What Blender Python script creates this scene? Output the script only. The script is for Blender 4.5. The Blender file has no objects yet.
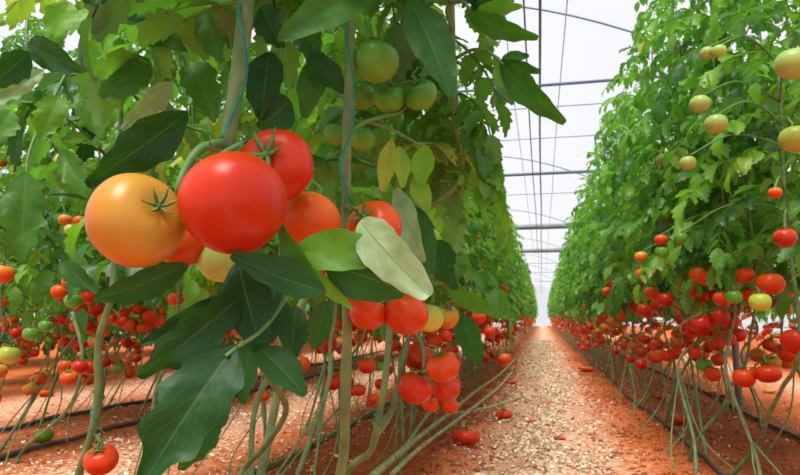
import bpy, math, random
import numpy as np
from mathutils import Vector, Matrix

rng = random.Random(7)
nrg = np.random.default_rng(7)
SC = bpy.context.scene
C = SC.collection
PI = math.pi

# ------------------------------------------------------------------ camera
CAM = Vector((0, 0, 0.55))
FPX = 640.0
PITCH = math.atan(80.5 / FPX)
YAW = math.atan(142 / FPX * math.cos(PITCH))
cd = bpy.data.cameras.new('camera')
cd.sensor_width = 36.0
cd.lens = FPX / 800 * 36.0
cd.clip_start = 0.05
cd.clip_end = 300
cd.dof.use_dof = True
cd.dof.focus_distance = 0.56
cd.dof.aperture_fstop = 26.0
cam = bpy.data.objects.new('camera', cd)
C.objects.link(cam)
cam.location = CAM
cam.rotation_euler = (PI / 2 + PITCH, 0, YAW)
SC.camera = cam
CR = Vector((math.cos(YAW), math.sin(YAW), 0))
CF = Vector((-math.sin(YAW) * math.cos(PITCH), math.cos(YAW) * math.cos(PITCH), math.sin(PITCH)))
CU = CR.cross(CF)


def P(px, py, d):
    """point of the place seen at a pixel, at depth d metres"""
    return CAM + CF * d + CR * ((px - 400) / FPX * d) + CU * ((237.5 - py) / FPX * d)


def proj(p):
    v = Vector(p) - CAM
    d = v.dot(CF)
    if d < 0.02:
        return (-9999, -9999, d)
    return (400 + v.dot(CR) / d * FPX, 237.5 - v.dot(CU) / d * FPX, d)


def proj_arr(a):
    v = a - np.array(CAM)
    d = v @ np.array(CF)
    ds = np.where(np.abs(d) < 1e-4, 1e-4, d)
    return 400 + (v @ np.array(CR)) / ds * FPX, 237.5 - (v @ np.array(CU)) / ds * FPX, d


# ------------------------------------------------------------------ helpers
def tag(o, label=None, cat=None, group=None, kind=None):
    if label: o['label'] = label
    if cat: o['category'] = cat
    if group: o['group'] = group
    if kind: o['kind'] = kind
    return o


def link(name, me, parent=None, loc=None):
    o = bpy.data.objects.new(name, me)
    C.objects.link(o)
    if parent is not None:
        o.parent = parent
    if loc is not None:
        o.location = loc
    return o


def empty(name, loc=(0, 0, 0)):
    o = bpy.data.objects.new(name, None)
    o.empty_display_size = 0.05
    C.objects.link(o)
    o.location = loc
    return o


def mesh_from(name, verts, faces, mats, smooth=True, fmat=None):
    me = bpy.data.meshes.new(name)
    me.from_pydata([tuple(v) for v in verts], [], faces)
    for m in mats:
        me.materials.append(m)
    if smooth:
        me.polygons.foreach_set('use_smooth', [True] * len(me.polygons))
    if fmat is not None:
        me.polygons.foreach_set('material_index', fmat)
    me.update()
    return me


def smooth_path(pts, sub=5):
    """Catmull-Rom through points of any dimension"""
    pts = [np.array(p, float) for p in pts]
    if len(pts) < 3:
        a, b = pts[0], pts[-1]
        return [a + (b - a) * k / sub for k in range(sub + 1)]
    out = []
    n = len(pts)
    for i in range(n - 1):
        p0 = pts[i - 1] if i > 0 else 2 * pts[0] - pts[1]
        p1, p2 = pts[i], pts[i + 1]
        p3 = pts[i + 2] if i + 2 < n else 2 * pts[-1] - pts[-2]
        for k in range(sub):
            t = k / sub
            out.append(0.5 * ((2 * p1) + (-p0 + p2) * t + (2 * p0 - 5 * p1 + 4 * p2 - p3) * t * t
                              + (-p0 + 3 * p1 - 3 * p2 + p3) * t ** 3))
    out.append(pts[-1])
    return out


def tube(path, radii, n=8, knob=0.0, rr=None):
    """verts, faces of a capped tube; radii number or list"""
    m = len(path)
    if not hasattr(radii, '__len__'):
        radii = [radii] * m
    vs, fs = [], []
    ref = None
    for i in range(m):
        a = Vector(path[max(i - 1, 0)]); b = Vector(path[min(i + 1, m - 1)])
        d = (b - a)
        d = d.normalized() if d.length > 1e-9 else Vector((0, 0, 1))
        if ref is None:
            ref = d.orthogonal().normalized()
        u = (ref - d * ref.dot(d))
        u = u.normalized() if u.length > 1e-6 else d.orthogonal().normalized()
        ref = u
        w = d.cross(u)
        r = radii[i]
        if knob and rr is not None and i % 5 == 2:
            r *= 1 + knob * rr.random()
        c = Vector(path[i])
        for k in range(n):
            an = 2 * PI * k / n
            vs.append(c + (u * math.cos(an) + w * math.sin(an)) * r)
    for i in range(m - 1):
        for k in range(n):
            k2 = (k + 1) % n
            fs.append((i * n + k, i * n + k2, (i + 1) * n + k2, (i + 1) * n + k))
    fs.append(tuple(range(n - 1, -1, -1)))
    fs.append(tuple((m - 1) * n + k for k in range(n)))
    return vs, fs


def join(parts):
    vs, fs = [], []
    for v, f in parts:
        o = len(vs)
        vs += list(v)
        fs += [tuple(i + o for i in q) for q in f]
    return vs, fs


# ------------------------------------------------------------------ materials
def newmat(name):
    m = bpy.data.materials.new(name)
    m.use_nodes = True
    nt = m.node_tree
    nt.nodes.clear()
    out = nt.nodes.new('ShaderNodeOutputMaterial')
    return m, nt, out


def N(nt, t, **kw):
    n = nt.nodes.new('ShaderNode' + t)
    for k, v in kw.items():
        setattr(n, k, v)
    return n


def ramp(nt, stops, fac=None):
    r = nt.nodes.new('ShaderNodeValToRGB')
    e = r.color_ramp.elements
    while len(e) < len(stops):
        e.new(0.5)
    for el, (p, c) in zip(e, stops):
        el.position = p
        el.color = (*c, 1)
    if fac is not None:
        nt.links.new(fac, r.inputs[0])
    return r


def math_node(nt, op, a, b=None, c=None, clamp=False):
    n = nt.nodes.new('ShaderNodeMath')
    n.operation = op
    n.use_clamp = clamp
    for i, v in enumerate((a, b, c)):
        if v is None:
            continue
        if isinstance(v, (int, float)):
            n.inputs[i].default_value = v
        else:
            nt.links.new(v, n.inputs[i])
    return n.outputs[0]


def mixc(nt, fac, a, b, blend='MIX'):
    n = nt.nodes.new('ShaderNodeMix')
    n.data_type = 'RGBA'
    n.blend_type = blend
    for i, v in ((0, fac), (6, a), (7, b)):
        if isinstance(v, (int, float)):
            n.inputs[i].default_value = v
        elif isinstance(v, tuple):
            n.inputs[i].default_value = (*v, 1)
        else:
            nt.links.new(v, n.inputs[i])
    return n.outputs[2]


def plain(name, col, rough=0.6, metal=0.0, noise=0.15, scale=40.0, spec=0.5, bump=0.0):
    m, nt, out = newmat(name)
    b = N(nt, 'BsdfPrincipled')
    tc = N(nt, 'TexCoord')
    nz = N(nt, 'TexNoise')
    nz.inputs['Scale'].default_value = scale
    nz.inputs['Detail'].default_value = 4
    nt.links.new(tc.outputs['Object'], nz.inputs['Vector'])
    lo = tuple(c * (1 - noise) for c in col)
    hi = tuple(min(1, c * (1 + noise)) for c in col)
    r = ramp(nt, [(0.3, lo), (0.7, hi)], nz.outputs['Fac'])
    nt.links.new(r.outputs[0], b.inputs['Base Color'])
    b.inputs['Roughness'].default_value = rough
    b.inputs['Metallic'].default_value = metal
    b.inputs['Specular IOR Level'].default_value = spec
    if bump:
        bp = N(nt, 'Bump')
        bp.inputs['Strength'].default_value = bump
        bp.inputs['Distance'].default_value = 0.002
        nt.links.new(nz.outputs['Fac'], bp.inputs['Height'])
        nt.links.new(bp.outputs[0], b.inputs['Normal'])
    nt.links.new(b.outputs[0], out.inputs[0])
    return m


def leaf_material(name, stops, back, vein, trans=0.42, rough=0.46, hero=False, spec=0.28, vs=0.16, mott=0.24):
    m, nt, out = newmat(name)
    at = N(nt, 'Attribute', attribute_name='tone')
    oi = N(nt, 'ObjectInfo')
    tc = N(nt, 'TexCoord')
    nz = N(nt, 'TexNoise')
    nz.inputs['Scale'].default_value = 45.0 if hero else 20.0
    nz.inputs['Detail'].default_value = 3
    nt.links.new(tc.outputs['Object'], nz.inputs['Vector'])
    tone = math_node(nt, 'ADD', at.outputs['Fac'], math_node(nt, 'MULTIPLY_ADD', oi.outputs['Random'], 0.10, -0.05))
    tone = math_node(nt, 'ADD', tone, math_node(nt, 'MULTIPLY_ADD', nz.outputs['Fac'], mott, -mott / 2), clamp=True)
    r = ramp(nt, stops, tone)
    uv = N(nt, 'UVMap')
    sp = N(nt, 'SeparateXYZ')
    nt.links.new(uv.outputs[0], sp.inputs[0])
    side = math_node(nt, 'ABSOLUTE', math_node(nt, 'SUBTRACT', sp.outputs[1], 0.5))   # 0 midrib .. .5 edge
    mid = math_node(nt, 'LESS_THAN', side, 0.022)
    ph = math_node(nt, 'MULTIPLY_ADD', side, -0.8, sp.outputs[0])
    fr = math_node(nt, 'FRACT', math_node(nt, 'MULTIPLY', ph, 8.0))
    tri = math_node(nt, 'ABSOLUTE', math_node(nt, 'SUBTRACT', fr, 0.5))
    lat = math_node(nt, 'GREATER_THAN', tri, 0.46)
    v = math_node(nt, 'MAXIMUM', mid, math_node(nt, 'MULTIPLY', lat, 0.6))
    col = mixc(nt, math_node(nt, 'MULTIPLY', v, vs if hero else 0.24), r.outputs[0], vein)
    geo = N(nt, 'NewGeometry')
    colb = mixc(nt, 0.45, col, back)
    colf = mixc(nt, geo.outputs['Backfacing'], col, colb)
    b = N(nt, 'BsdfPrincipled')
    nt.links.new(colf, b.inputs['Base Color'])
    b.inputs['Roughness'].default_value = rough
    b.inputs['Specular IOR Level'].default_value = spec
    tr = N(nt, 'BsdfTranslucent')
    tcol = mixc(nt, 1.0, colf, (1.05, 1.75, 0.35), 'MULTIPLY')
    nt.links.new(tcol, tr.inputs['Color'])
    ht = math_node(nt, 'SUBTRACT', math_node(nt, 'MULTIPLY', nz.outputs['Fac'], 0.9), math_node(nt, 'MULTIPLY', v, 0.3 if hero else 0.8))
    if hero:    # blistered blade between the veins
        vo = N(nt, 'TexVoronoi')
        vo.feature = 'SMOOTH_F1'
        vo.inputs['Scale'].default_value = 110.0
        nt.links.new(tc.outputs['Object'], vo.inputs['Vector'])
        ht = math_node(nt, 'SUBTRACT', ht, math_node(nt, 'MULTIPLY', vo.outputs['Distance'], 0.9))
    bp = N(nt, 'Bump')
    bp.inputs['Strength'].default_value = 0.55 if hero else 0.35
    bp.inputs['Distance'].default_value = 0.0016
    nt.links.new(ht, bp.inputs['Height'])
    nt.links.new(bp.outputs[0], b.inputs['Normal'])
    mx = N(nt, 'MixShader')
    mx.inputs[0].default_value = trans
    nt.links.new(b.outputs[0], mx.inputs[1])
    nt.links.new(tr.outputs[0], mx.inputs[2])
    nt.links.new(mx.outputs[0], out.inputs[0])
    return m


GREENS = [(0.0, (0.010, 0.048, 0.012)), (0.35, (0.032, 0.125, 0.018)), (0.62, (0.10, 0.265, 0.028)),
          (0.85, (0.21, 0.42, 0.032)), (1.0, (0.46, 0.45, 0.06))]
# tone 0 dark blue-green .. 1 yellowing
M_LEAF = leaf_material('leaf_green', GREENS, (0.20, 0.33, 0.13), (0.26, 0.40, 0.12), spec=0.45, rough=0.40)
M_HERO = leaf_material('leaf_green_near', GREENS, (0.20, 0.33, 0.13), (0.24, 0.38, 0.12), trans=0.30, hero=True)
PALE_SHEEN = [(0.0, (0.16, 0.27, 0.11)), (0.5, (0.34, 0.47, 0.25)), (1.0, (0.66, 0.72, 0.50))]  # for truly pale leaves, and for gloss painted onto the broad leaf
M_PALE_SHEEN = leaf_material('leaf_pale_sheen', PALE_SHEEN, (0.5, 0.55, 0.4), (0.16, 0.30, 0.10), trans=0.22, hero=True, vs=0.6, mott=0.9)

M_STEM = plain('stem_green', (0.135, 0.205, 0.068), 0.6, noise=0.35, scale=30, bump=0.4)
M_VINE = plain('stem_pale_dry', (0.30, 0.33, 0.15), 0.7, noise=0.4, scale=40, bump=0.4)
M_STEMD = plain('stem_brown_green', (0.125, 0.185, 0.065), 0.7, noise=0.35, scale=40, bump=0.4)
M_TRUSS = plain('truss_green', (0.10, 0.23, 0.05), 0.55, noise=0.25, scale=60)
M_CALYX = plain('calyx_green', (0.10, 0.20, 0.035), 0.6, noise=0.3, scale=8)
M_TWINE = plain('twine_teal', (0.008, 0.22, 0.13), 0.5, noise=0.25, scale=200)
M_HOSE = plain('hose_dark', (0.075, 0.065, 0.065), 0.6, noise=0.4, scale=12)
M_PIPE = plain('galvanised_blue_grey', (0.20, 0.25, 0.40), 0.5, 0.2, noise=0.1, scale=6)
M_PIPEG = plain('grey_pipe', (0.30, 0.30, 0.34), 0.5, 0.2, noise=0.15, scale=6)
M_WIRE = plain('wire_grey', (0.36, 0.40, 0.56), 0.5, 0.2, noise=0.1, scale=6)
M_STRAW = None


def fruit_material(name, shoulder, body, bottom, rough=0.32, sss=0.02):
    m, nt, out = newmat(name)
    tc = N(nt, 'TexCoord')
    sp = N(nt, 'SeparateXYZ')
    nt.links.new(tc.outputs['Object'], sp.inputs[0])
    nz = N(nt, 'TexNoise')
    nz.inputs['Scale'].default_value = 1.6
    nz.inputs['Detail'].default_value = 3
    nt.links.new(tc.outputs['Object'], nz.inputs['Vector'])
    oi = N(nt, 'ObjectInfo')
    z = math_node(nt, 'MULTIPLY_ADD', sp.outputs[2], 0.5, 0.5)
    z = math_node(nt, 'ADD', z, math_node(nt, 'MULTIPLY_ADD', nz.outputs['Fac'], 0.5, -0.25), clamp=True)
    r = ramp(nt, [(0.08, bottom), (0.5, body), (0.92, shoulder)], z)
    hs = N(nt, 'HueSaturation')
    nt.links.new(r.outputs[0], hs.inputs['Color'])
    nt.links.new(math_node(nt, 'MULTIPLY_ADD', oi.outputs['Random'], 0.012, 0.499), hs.inputs['Hue'])
    nt.links.new(math_node(nt, 'MULTIPLY_ADD', oi.outputs['Random'], 0.22, 0.89), hs.inputs['Value'])
    # tiny pale specks in the skin
    vo = N(nt, 'TexVoronoi')
    vo.inputs['Scale'].default_value = 34.0
    nt.links.new(tc.outputs['Object'], vo.inputs['Vector'])
    sk = math_node(nt, 'MULTIPLY', math_node(nt, 'LESS_THAN', vo.outputs['Distance'], 0.14), 0.10)
    col = mixc(nt, sk, hs.outputs[0], (0.9, 0.55, 0.25))
    b = N(nt, 'BsdfPrincipled')
    nt.links.new(col, b.inputs['Base Color'])
    b.inputs['Roughness'].default_value = rough
    b.inputs['Specular IOR Level'].default_value = 0.30
    b.inputs['Subsurface Weight'].default_value = sss
    b.inputs['Subsurface Radius'].default_value = (0.6, 0.25, 0.12)
    b.inputs['Subsurface Scale'].default_value = 0.02
    nt.links.new(b.outputs[0], out.inputs[0])
    return m


FM = {
    'red': fruit_material('tomato_red', (0.64, 0.045, 0.004), (0.60, 0.020, 0.002), (0.46, 0.011, 0.002)),
    'deep': fruit_material('tomato_deep_red', (0.52, 0.020, 0.004), (0.46, 0.011, 0.003), (0.38, 0.008, 0.003)),
    'orangered': fruit_material('tomato_orange_red', (0.68, 0.13, 0.010), (0.65, 0.058, 0.005), (0.58, 0.025, 0.004)),
    'orange': fruit_material('tomato_orange', (0.50, 0.27, 0.035), (0.58, 0.19, 0.018), (0.52, 0.07, 0.009)),
    'yellow': fruit_material('tomato_yellow_green', (0.30, 0.40, 0.03), (0.42, 0.46, 0.05), (0.54, 0.44, 0.05)),
    'pale': fruit_material('tomato_pale', (0.27, 0.42, 0.08), (0.38, 0.46, 0.10), (0.47, 0.44, 0.09)),
    'green': fruit_material('tomato_green', (0.05, 0.19, 0.015), (0.105, 0.29, 0.022), (0.17, 0.35, 0.035), sss=0.03),
}

# ------------------------------------------------------------------ leaflets


def leaflet_template(L, nc, depth, droop, fold, wave, r, aspect=0.62, pucker=0.0, cup=0.0, full=0.8):
    """unit-length leaflet: x along, y across, z normal. returns verts, faces, uv"""
    ts = [0.0]
    kinds = [0.05]
    for k in range(L):
        a = k / L
        ts += [a + 0.12 / L, a + 0.68 / L]
        kinds += [1 - depth * r.uniform(0.7, 1.1), 1.0 * r.uniform(0.93, 1.06)]
    ts.append(1.0)
    kinds.append(0.0)
    ss = np.linspace(-1, 1, nc)
    V, UV = [], []
    n = len(ts)
    ph = r.random() * 6
    twist = r.uniform(-0.3, 0.3)
    ang = 0.0
    x0 = z0 = 0.0
    tp = 0.0
    for i, t in enumerate(ts):
        ang = -droop * (t ** 1.2)
        dt = t - tp
        x0 += math.cos(ang) * dt
        z0 += math.sin(ang) * dt
        tp = t
        w = (math.sin(PI * min(1, max(0, t)) ** 0.72) ** full if 0 < t < 1 else 0.0)
        w = w * kinds[i] if 0 < i < n - 1 else (0.03 if i == 0 else 0.0)
        half = 0.5 * aspect * w
        lobe_shift = (0.35 / L if (i % 2 == 0 and 0 < i < n - 1) else 0.0)
        for s in ss:
            y = s * half
            zn = fold * abs(y) + wave * math.sin(ph + t * 9 + s * 2.2) * abs(s) * min(1, 3 * t) * 0.5
            zn += twist * y * t - cup * y * y * 4
            if pucker and 0 < i < n - 1:
                zn += pucker * math.cos((2 * PI * L) * (t - 0.25 * abs(s))) * abs(s) * (1.2 - abs(s))
            xs = lobe_shift * s * s
            V.append((x0 + xs * math.cos(ang) - zn * math.sin(ang), y, z0 + xs * math.sin(ang) + zn * math.cos(ang)))
            UV.append((t, 0.5 + 0.5 * s))
    F = []
    for i in range(n - 1):
        for k in range(nc - 1):
            a = i * nc + k
            F.append((a, a + nc, a + nc + 1, a + 1))
    return np.array(V), F, np.array(UV)


FAR_T = [leaflet_template(3, 3, 0.34, rng.uniform(0.3, 1.1), rng.uniform(0.1, 0.5), 0.05, rng, aspect=rng.uniform(0.55, 0.7)) for _ in range(10)]
NEAR_T = [leaflet_template(5, 5, 0.30, rng.uniform(0.3, 1.1), rng.uniform(0.1, 0.5), 0.06, rng, aspect=rng.uniform(0.55, 0.72), pucker=0.012) for _ in range(12)]


class LeafBag:
    def __init__(s):
        s.V, s.F, s.UV, s.T = [], [], [], []
        s.n = 0

    def add(s, V, F, UV, tone):
        s.V.append(V)
        o = s.n
        s.F += [tuple(i + o for i in f) for f in F]
        s.UV.append(UV)
        s.T.append(np.full(len(V), tone))
        s.n += len(V)

    def add_tube(s, path, radii, n=4, tone=0.6):
        v, f = tube(path, radii, n)
        s.add(np.array([tuple(p) for p in v]), f, np.tile(np.array([[0.5, 0.3]]), (len(v), 1)), tone)

    def merge(s, other):
        if other.n == 0:
            return
        o = s.n
        s.V += other.V
        s.F += [tuple(i + o for i in f) for f in other.F]
        s.UV += other.UV
        s.T += other.T
        s.n += other.n

    def verts(s):
        return np.concatenate(s.V) if s.V else np.zeros((0, 3))

    def mesh(s, name, mat):
        V = s.verts()
        me = bpy.data.meshes.new(name)
        me.from_pydata(V.tolist(), [], s.F)
        me.materials.append(mat)
        me.polygons.foreach_set('use_smooth', [True] * len(me.polygons))
        uv = np.concatenate(s.UV)
        li = np.zeros(len(me.loops), dtype=np.int32)
        me.loops.foreach_get('vertex_index', li)
        ul = me.uv_layers.new(name='UVMap')
        ul.data.foreach_set('uv', uv[li].astype(np.float32).ravel())
        at = me.attributes.new('tone', 'FLOAT', 'POINT')
        at.data.foreach_set('value', np.concatenate(s.T).astype(np.float32))
        me.update()
        return me


def frame_mat(d, up):
    d = np.array(d, float); d /= np.linalg.norm(d)
    up = np.array(up, float)
    y = np.cross(up, d)
    ny = np.linalg.norm(y)
    if ny < 1e-5:
        y = np.cross(np.array([1.0, 0, 0]), d); ny = np.linalg.norm(y)
    y /= ny
    z = np.cross(d, y)
    return np.stack([d, y, z], axis=1)


def compound_leaf(base, az, el, length, r, templates, tone, droop=1.0, scale=1.0, stalk_n=4):
    """a tomato leaf: arching stalk, end leaflet and three pairs of side leaflets"""
    bag = LeafBag()
    p = np.array(base, float)
    nseg = 7
    pts = [p.copy()]
    dirs = []
    e = el
    a = az
    for k in range(nseg):
        d = np.array([math.cos(a) * math.cos(e), math.sin(a) * math.cos(e), math.sin(e)])
        dirs.append(d)
        p = p + d * length / nseg
        pts.append(p.copy())
        e -= droop * r.uniform(0.10, 0.26)
        a += r.uniform(-0.08, 0.08)
    dirs.append(dirs[-1])
    bag.add_tube(pts, [0.0028 * scale * (1 - 0.6 * k / nseg) for k in range(nseg + 1)], stalk_n, tone=min(0.85, tone + 0.12))

    def put(pt, d, size, roll):
        V, F, UV = templates[r.randrange(len(templates))]
        M = frame_mat(d, (0, 0, 1))
        cr, sr = math.cos(roll), math.sin(roll)
        M = np.stack([M[:, 0], M[:, 1] * cr + M[:, 2] * sr, -M[:, 1] * sr + M[:, 2] * cr], axis=1)
        bag.add(pt + (V * size) @ M.T, F, UV, min(1, max(0, tone + r.uniform(-0.07, 0.07))))

    put(pts[-1], dirs[-1] + np.array([0, 0, -0.25]), length * r.uniform(0.32, 0.42), r.uniform(-0.4, 0.4))
    for k, sz in ((6, 0.24), (5, 0.33), (4, 0.19), (3, 0.33), (1, 0.22)):
        for sgn in (-1, 1):
            d = dirs[k]
            sd = np.cross(np.array([0, 0, 1.0]), d)
            sd /= (np.linalg.norm(sd) + 1e-6)
            dd = d * 0.55 + sd * sgn * 0.95 + np.array([0, 0, r.uniform(-0.7, 0.15)])
            put(pts[k], dd, length * sz * r.uniform(0.75, 1.2), r.uniform(-0.7, 0.7))
    return bag


# ------------------------------------------------------------------ fruit meshes
def fruit_geo(nu, nv, lobes, amp, seed, flat=0.86):
    r = random.Random(seed)
    ph = r.random() * 6
    vs, fs = [], []
    for j in range(nv + 1):
        th = PI * j / nv
        for i in range(nu):
            a = 2 * PI * i / nu
            rad = math.sin(th)
            z = math.cos(th) * flat
            rib = 1 + amp * math.cos(lobes * a + ph) * (0.35 + 0.65 * math.sin(th)) + 0.5 * amp * math.cos(2 * a + ph * 1.7)
            top = math.exp(-(th / 0.42) ** 2)
            z -= 0.17 * top
            bot = math.exp(-((PI - th) / 0.35) ** 2)
            z += 0.05 * bot
            rad *= rib * (1 + 0.05 * math.cos(th))
            vs.append((rad * math.cos(a), rad * math.sin(a), z))
    for j in range(nv):
        for i in range(nu):
            i2 = (i + 1) % nu
            fs.append((j * nu + i, (j + 1) * nu + i, (j + 1) * nu + i2, j * nu + i2))
    return vs, fs


_fr = {}


def fruit_mesh(col, shape, res):
    k = (col, shape, res)
    if k not in _fr:
        lob, amp, fl = [(5, 0.008, 0.90), (6, 0.014, 0.86), (4, 0.010, 0.94), (7, 0.035, 0.74)][shape]
        nu, nv = ((56, 32), (28, 16), (16, 10))[res]
        v, f = fruit_geo(nu, nv, lob, amp, shape + 3, fl)
        _fr[k] = mesh_from('tomato_fruit', v, f, [FM[col]])
    return _fr[k]


_cx = {}


def calyx_mesh(kind, res):
    """five or six pointed green sepals radiating from the stalk scar; unit fruit radius"""
    k = (kind, res)
    if k in _cx:
        return _cx[k]
    r = random.Random(kind * 7 + 1)
    parts = []
    ns = 6 if kind != 1 else 5
    for i in range(ns):
        a = 2 * PI * i / ns + r.uniform(-0.2, 0.2)
        ln = r.uniform(0.5, 0.72)
        lift = r.uniform(0.0, 0.30) if kind != 2 else r.uniform(0.35, 0.6)
        seg = 6
        vs, fs = [], []
        for q in range(seg + 1):
            t = q / seg
            rad = 0.05 + ln * t
            base = 0.72 + 0.10 * math.sin(min(1, rad / 0.42) * PI * 0.5) - max(0, rad - 0.4) ** 2 * 0.55
            z = base + 0.02 + lift * t * t
            w = 0.10 * math.sin(PI * (0.18 + 0.82 * t)) ** 0.8 * (1 - 0.4 * t) if q < seg else 0.004
            aa = a + 0.25 * math.sin(t * 2 + i) * t
            c = Vector((rad * math.cos(aa), rad * math.sin(aa), z))
            sd = Vector((-math.sin(aa), math.cos(aa), 0))
            for s, dz in ((-1, 0.015), (0, 0.04), (1, 0.015), (0, -0.012)):
                vs.append(c + sd * (w * s) + Vector((0, 0, dz)))
        for q in range(seg):
            for s in range(4):
                s2 = (s + 1) % 4
                fs.append((q * 4 + s, q * 4 + s2, (q + 1) * 4 + s2, (q + 1) * 4 + s))
        parts.append((vs, fs))
    parts.append(tube([(0, 0, 0.70), (0, 0, 0.80), (0, 0, 0.84)], [0.13, 0.11, 0.06], 8))
    v, f = join(parts)
    _cx[k] = mesh_from('calyx', v, f, [M_CALYX])
    return _cx[k]


_sk = {}


def stalk_mesh(kind):
    if kind not in _sk:
        r = random.Random(kind + 40)
        pts = smooth_path([(0, 0, 0.74), (0.02, 0.02, 1.0), (r.uniform(-0.15, 0.15), r.uniform(-0.15, 0.15), 1.25),
                           (r.uniform(-0.4, 0.4), r.uniform(-0.4, 0.4), 1.55)], 4)
        rad = [0.055] * len(pts)
        rad[len(pts) // 2] = 0.085
        v, f = tube(pts, rad, 7)
        _sk[kind] = mesh_from('fruit_stalk', v, f, [M_TRUSS])
    return _sk[kind]


def axis_rot(ax, spin):
    q = Vector((0, 0, 1)).rotation_difference(Vector(ax).normalized())
    return (q.to_matrix() @ Matrix.Rotation(spin, 3, 'Z')).to_euler()


HERO_F = []   # (pos, r) of placed fruit


def tomato(pos, r, col, ax, label, group, shape=0, res=0, parts=True, stalk=True, cal=0, spin=0.0, scale=(1, 1, 1), cs=1.0):
    rot = axis_rot(ax, spin)
    if parts:
        t = empty('tomato', pos)
        t.rotation_euler = rot
        f = link('fruit', fruit_mesh(col, shape, res), t)
        f.scale = (r * scale[0], r * scale[1], r * scale[2])
        c = link('calyx', calyx_mesh(cal, 0), t)
        c.scale = (r * cs, r * cs, r * scale[2])
        if stalk:
            s = link('stalk', stalk_mesh(rng.randrange(4)), t)
            s.scale = (r, r, r)
    else:
        t = link('tomato', fruit_mesh(col, shape, res), None, pos)
        t.rotation_euler = rot
        t.scale = (r * scale[0], r * scale[1], r * scale[2])
    return tag(t, label, 'tomato', group)


# ------------------------------------------------------------------ setting
def ground_z(x, y):
    z = 0.010 * math.sin(x * 5.1 + y * 1.3) * math.sin(y * 2.3 - x * 1.7)
    z += 0.007 * math.sin(x * 13 + 1) * math.sin(y * 11 + x * 4)
    z += 0.035 * math.exp(-((x - 0.40) / 0.10) ** 2) * (0.6 + 0.4 * math.sin(y * 3.2 + 1.0))
    z += 0.030 * math.exp(-((x + 0.36) / 0.10) ** 2) * (0.6 + 0.4 * math.sin(y * 2.7))
    return z


def make_ground():
    xs = np.concatenate([np.linspace(-12.2, -2.2, 60), np.linspace(-2.15, 1.6, 150), np.linspace(1.65, 8, 44)])
    ys = np.concatenate([np.linspace(-1.5, 5.5, 230), np.linspace(5.6, 15, 110), np.linspace(15.5, 46, 60)])
    V = [(x, y, ground_z(x, y)) for y in ys for x in xs]
    nx = len(xs)
    F = [(j * nx + i, j * nx + i + 1, (j + 1) * nx + i + 1, (j + 1) * nx + i) for j in range(len(ys) - 1) for i in range(nx - 1)]
    m, nt, out = newmat('red_soil')
    tc = N(nt, 'TexCoord')
    sp = N(nt, 'SeparateXYZ')
    nt.links.new(tc.outputs['Object'], sp.inputs[0])

    def noise(scale, det=5, rough=0.6):
        n = N(nt, 'TexNoise')
        n.inputs['Scale'].default_value = scale
        n.inputs['Detail'].default_value = det
        n.inputs['Roughness'].default_value = rough
        nt.links.new(tc.outputs['Object'], n.inputs['Vector'])
        return n.outputs['Fac']
    n1, n2, n3 = noise(2.2), noise(14), noise(70)
    soil = ramp(nt, [(0.25, (0.34, 0.066, 0.020)), (0.5, (0.54, 0.122, 0.028)), (0.75, (0.68, 0.22, 0.07))],
                math_node(nt, 'ADD', math_node(nt, 'MULTIPLY', n1, 0.5), math_node(nt, 'MULTIPLY', n2, 0.5))).outputs[0]
    soil = mixc(nt, 0.5, soil, ramp(nt, [(0.32, (0.22, 0.18, 0.18)), (0.66, (1.5, 1.5, 1.5))], n3).outputs[0], 'MULTIPLY')
    # damp dark strips under the planted twin rows
    def band(x, w):
        return math_node(nt, 'SUBTRACT', 1.0, math_node(nt, 'DIVIDE', math_node(nt, 'ABSOLUTE', math_node(nt, 'SUBTRACT', sp.outputs[0], x)), w), clamp=True)
    damp = band(0.92, 0.50)
    for x, w in ((-0.80, 0.42), (-2.35, 0.5), (2.95, 0.5)):
        damp = math_node(nt, 'MAXIMUM', damp, band(x, w))
    damp = math_node(nt, 'MULTIPLY', damp, math_node(nt, 'MULTIPLY_ADD', n2, 2.6, -0.75), clamp=True)
    soil = mixc(nt, math_node(nt, 'MULTIPLY', damp, 0.85), soil, (0.115, 0.038, 0.020))
    # pale bleached litter trodden into the aisles
    lit = band(0.02, 0.46)
    for x, w in ((-1.55, 0.6), (-3.2, 0.9), (2.0, 0.6)):
        lit = math_node(nt, 'MAXIMUM', lit, math_node(nt, 'MULTIPLY', band(x, w), 0.62))
    n4 = noise(32, 6, 0.7)
    lm = math_node(nt, 'ADD', math_node(nt, 'MULTIPLY', lit, 0.85), math_node(nt, 'MULTIPLY_ADD', n4, 3.0, -1.55), clamp=True)
    lm = math_node(nt, 'MULTIPLY', lm, math_node(nt, 'MULTIPLY', lit, 2.2, None, True))
    straw = ramp(nt, [(0.34, (0.30, 0.13, 0.055)), (0.43, (0.72, 0.50, 0.33)), (0.60, (0.90, 0.74, 0.57))], noise(48, 6, 0.75)).outputs[0]
    col = mixc(nt, math_node(nt, 'MULTIPLY', lm, 0.92), soil, straw)
    b = N(nt, 'BsdfPrincipled')
    nt.links.new(col, b.inputs['Base Color'])
    b.inputs['Roughness'].default_value = 0.9
    b.inputs['Specular IOR Level'].default_value = 0.15
    bp = N(nt, 'Bump')
    bp.inputs['Strength'].default_value = 0.8
    bp.inputs['Distance'].default_value = 0.02
    nt.links.new(math_node(nt, 'ADD', math_node(nt, 'MULTIPLY', n2, 0.6), math_node(nt, 'MULTIPLY', n4, 0.4)), bp.inputs['Height'])
    nt.links.new(bp.outputs[0], b.inputs['Normal'])
    nt.links.new(b.outputs[0], out.inputs[0])
    o = link('floor', mesh_from('floor', V, F, [m]))
    tag(o, 'red soil floor with pale trodden litter along the aisle', 'ground', kind='structure')


make_ground()


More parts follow.
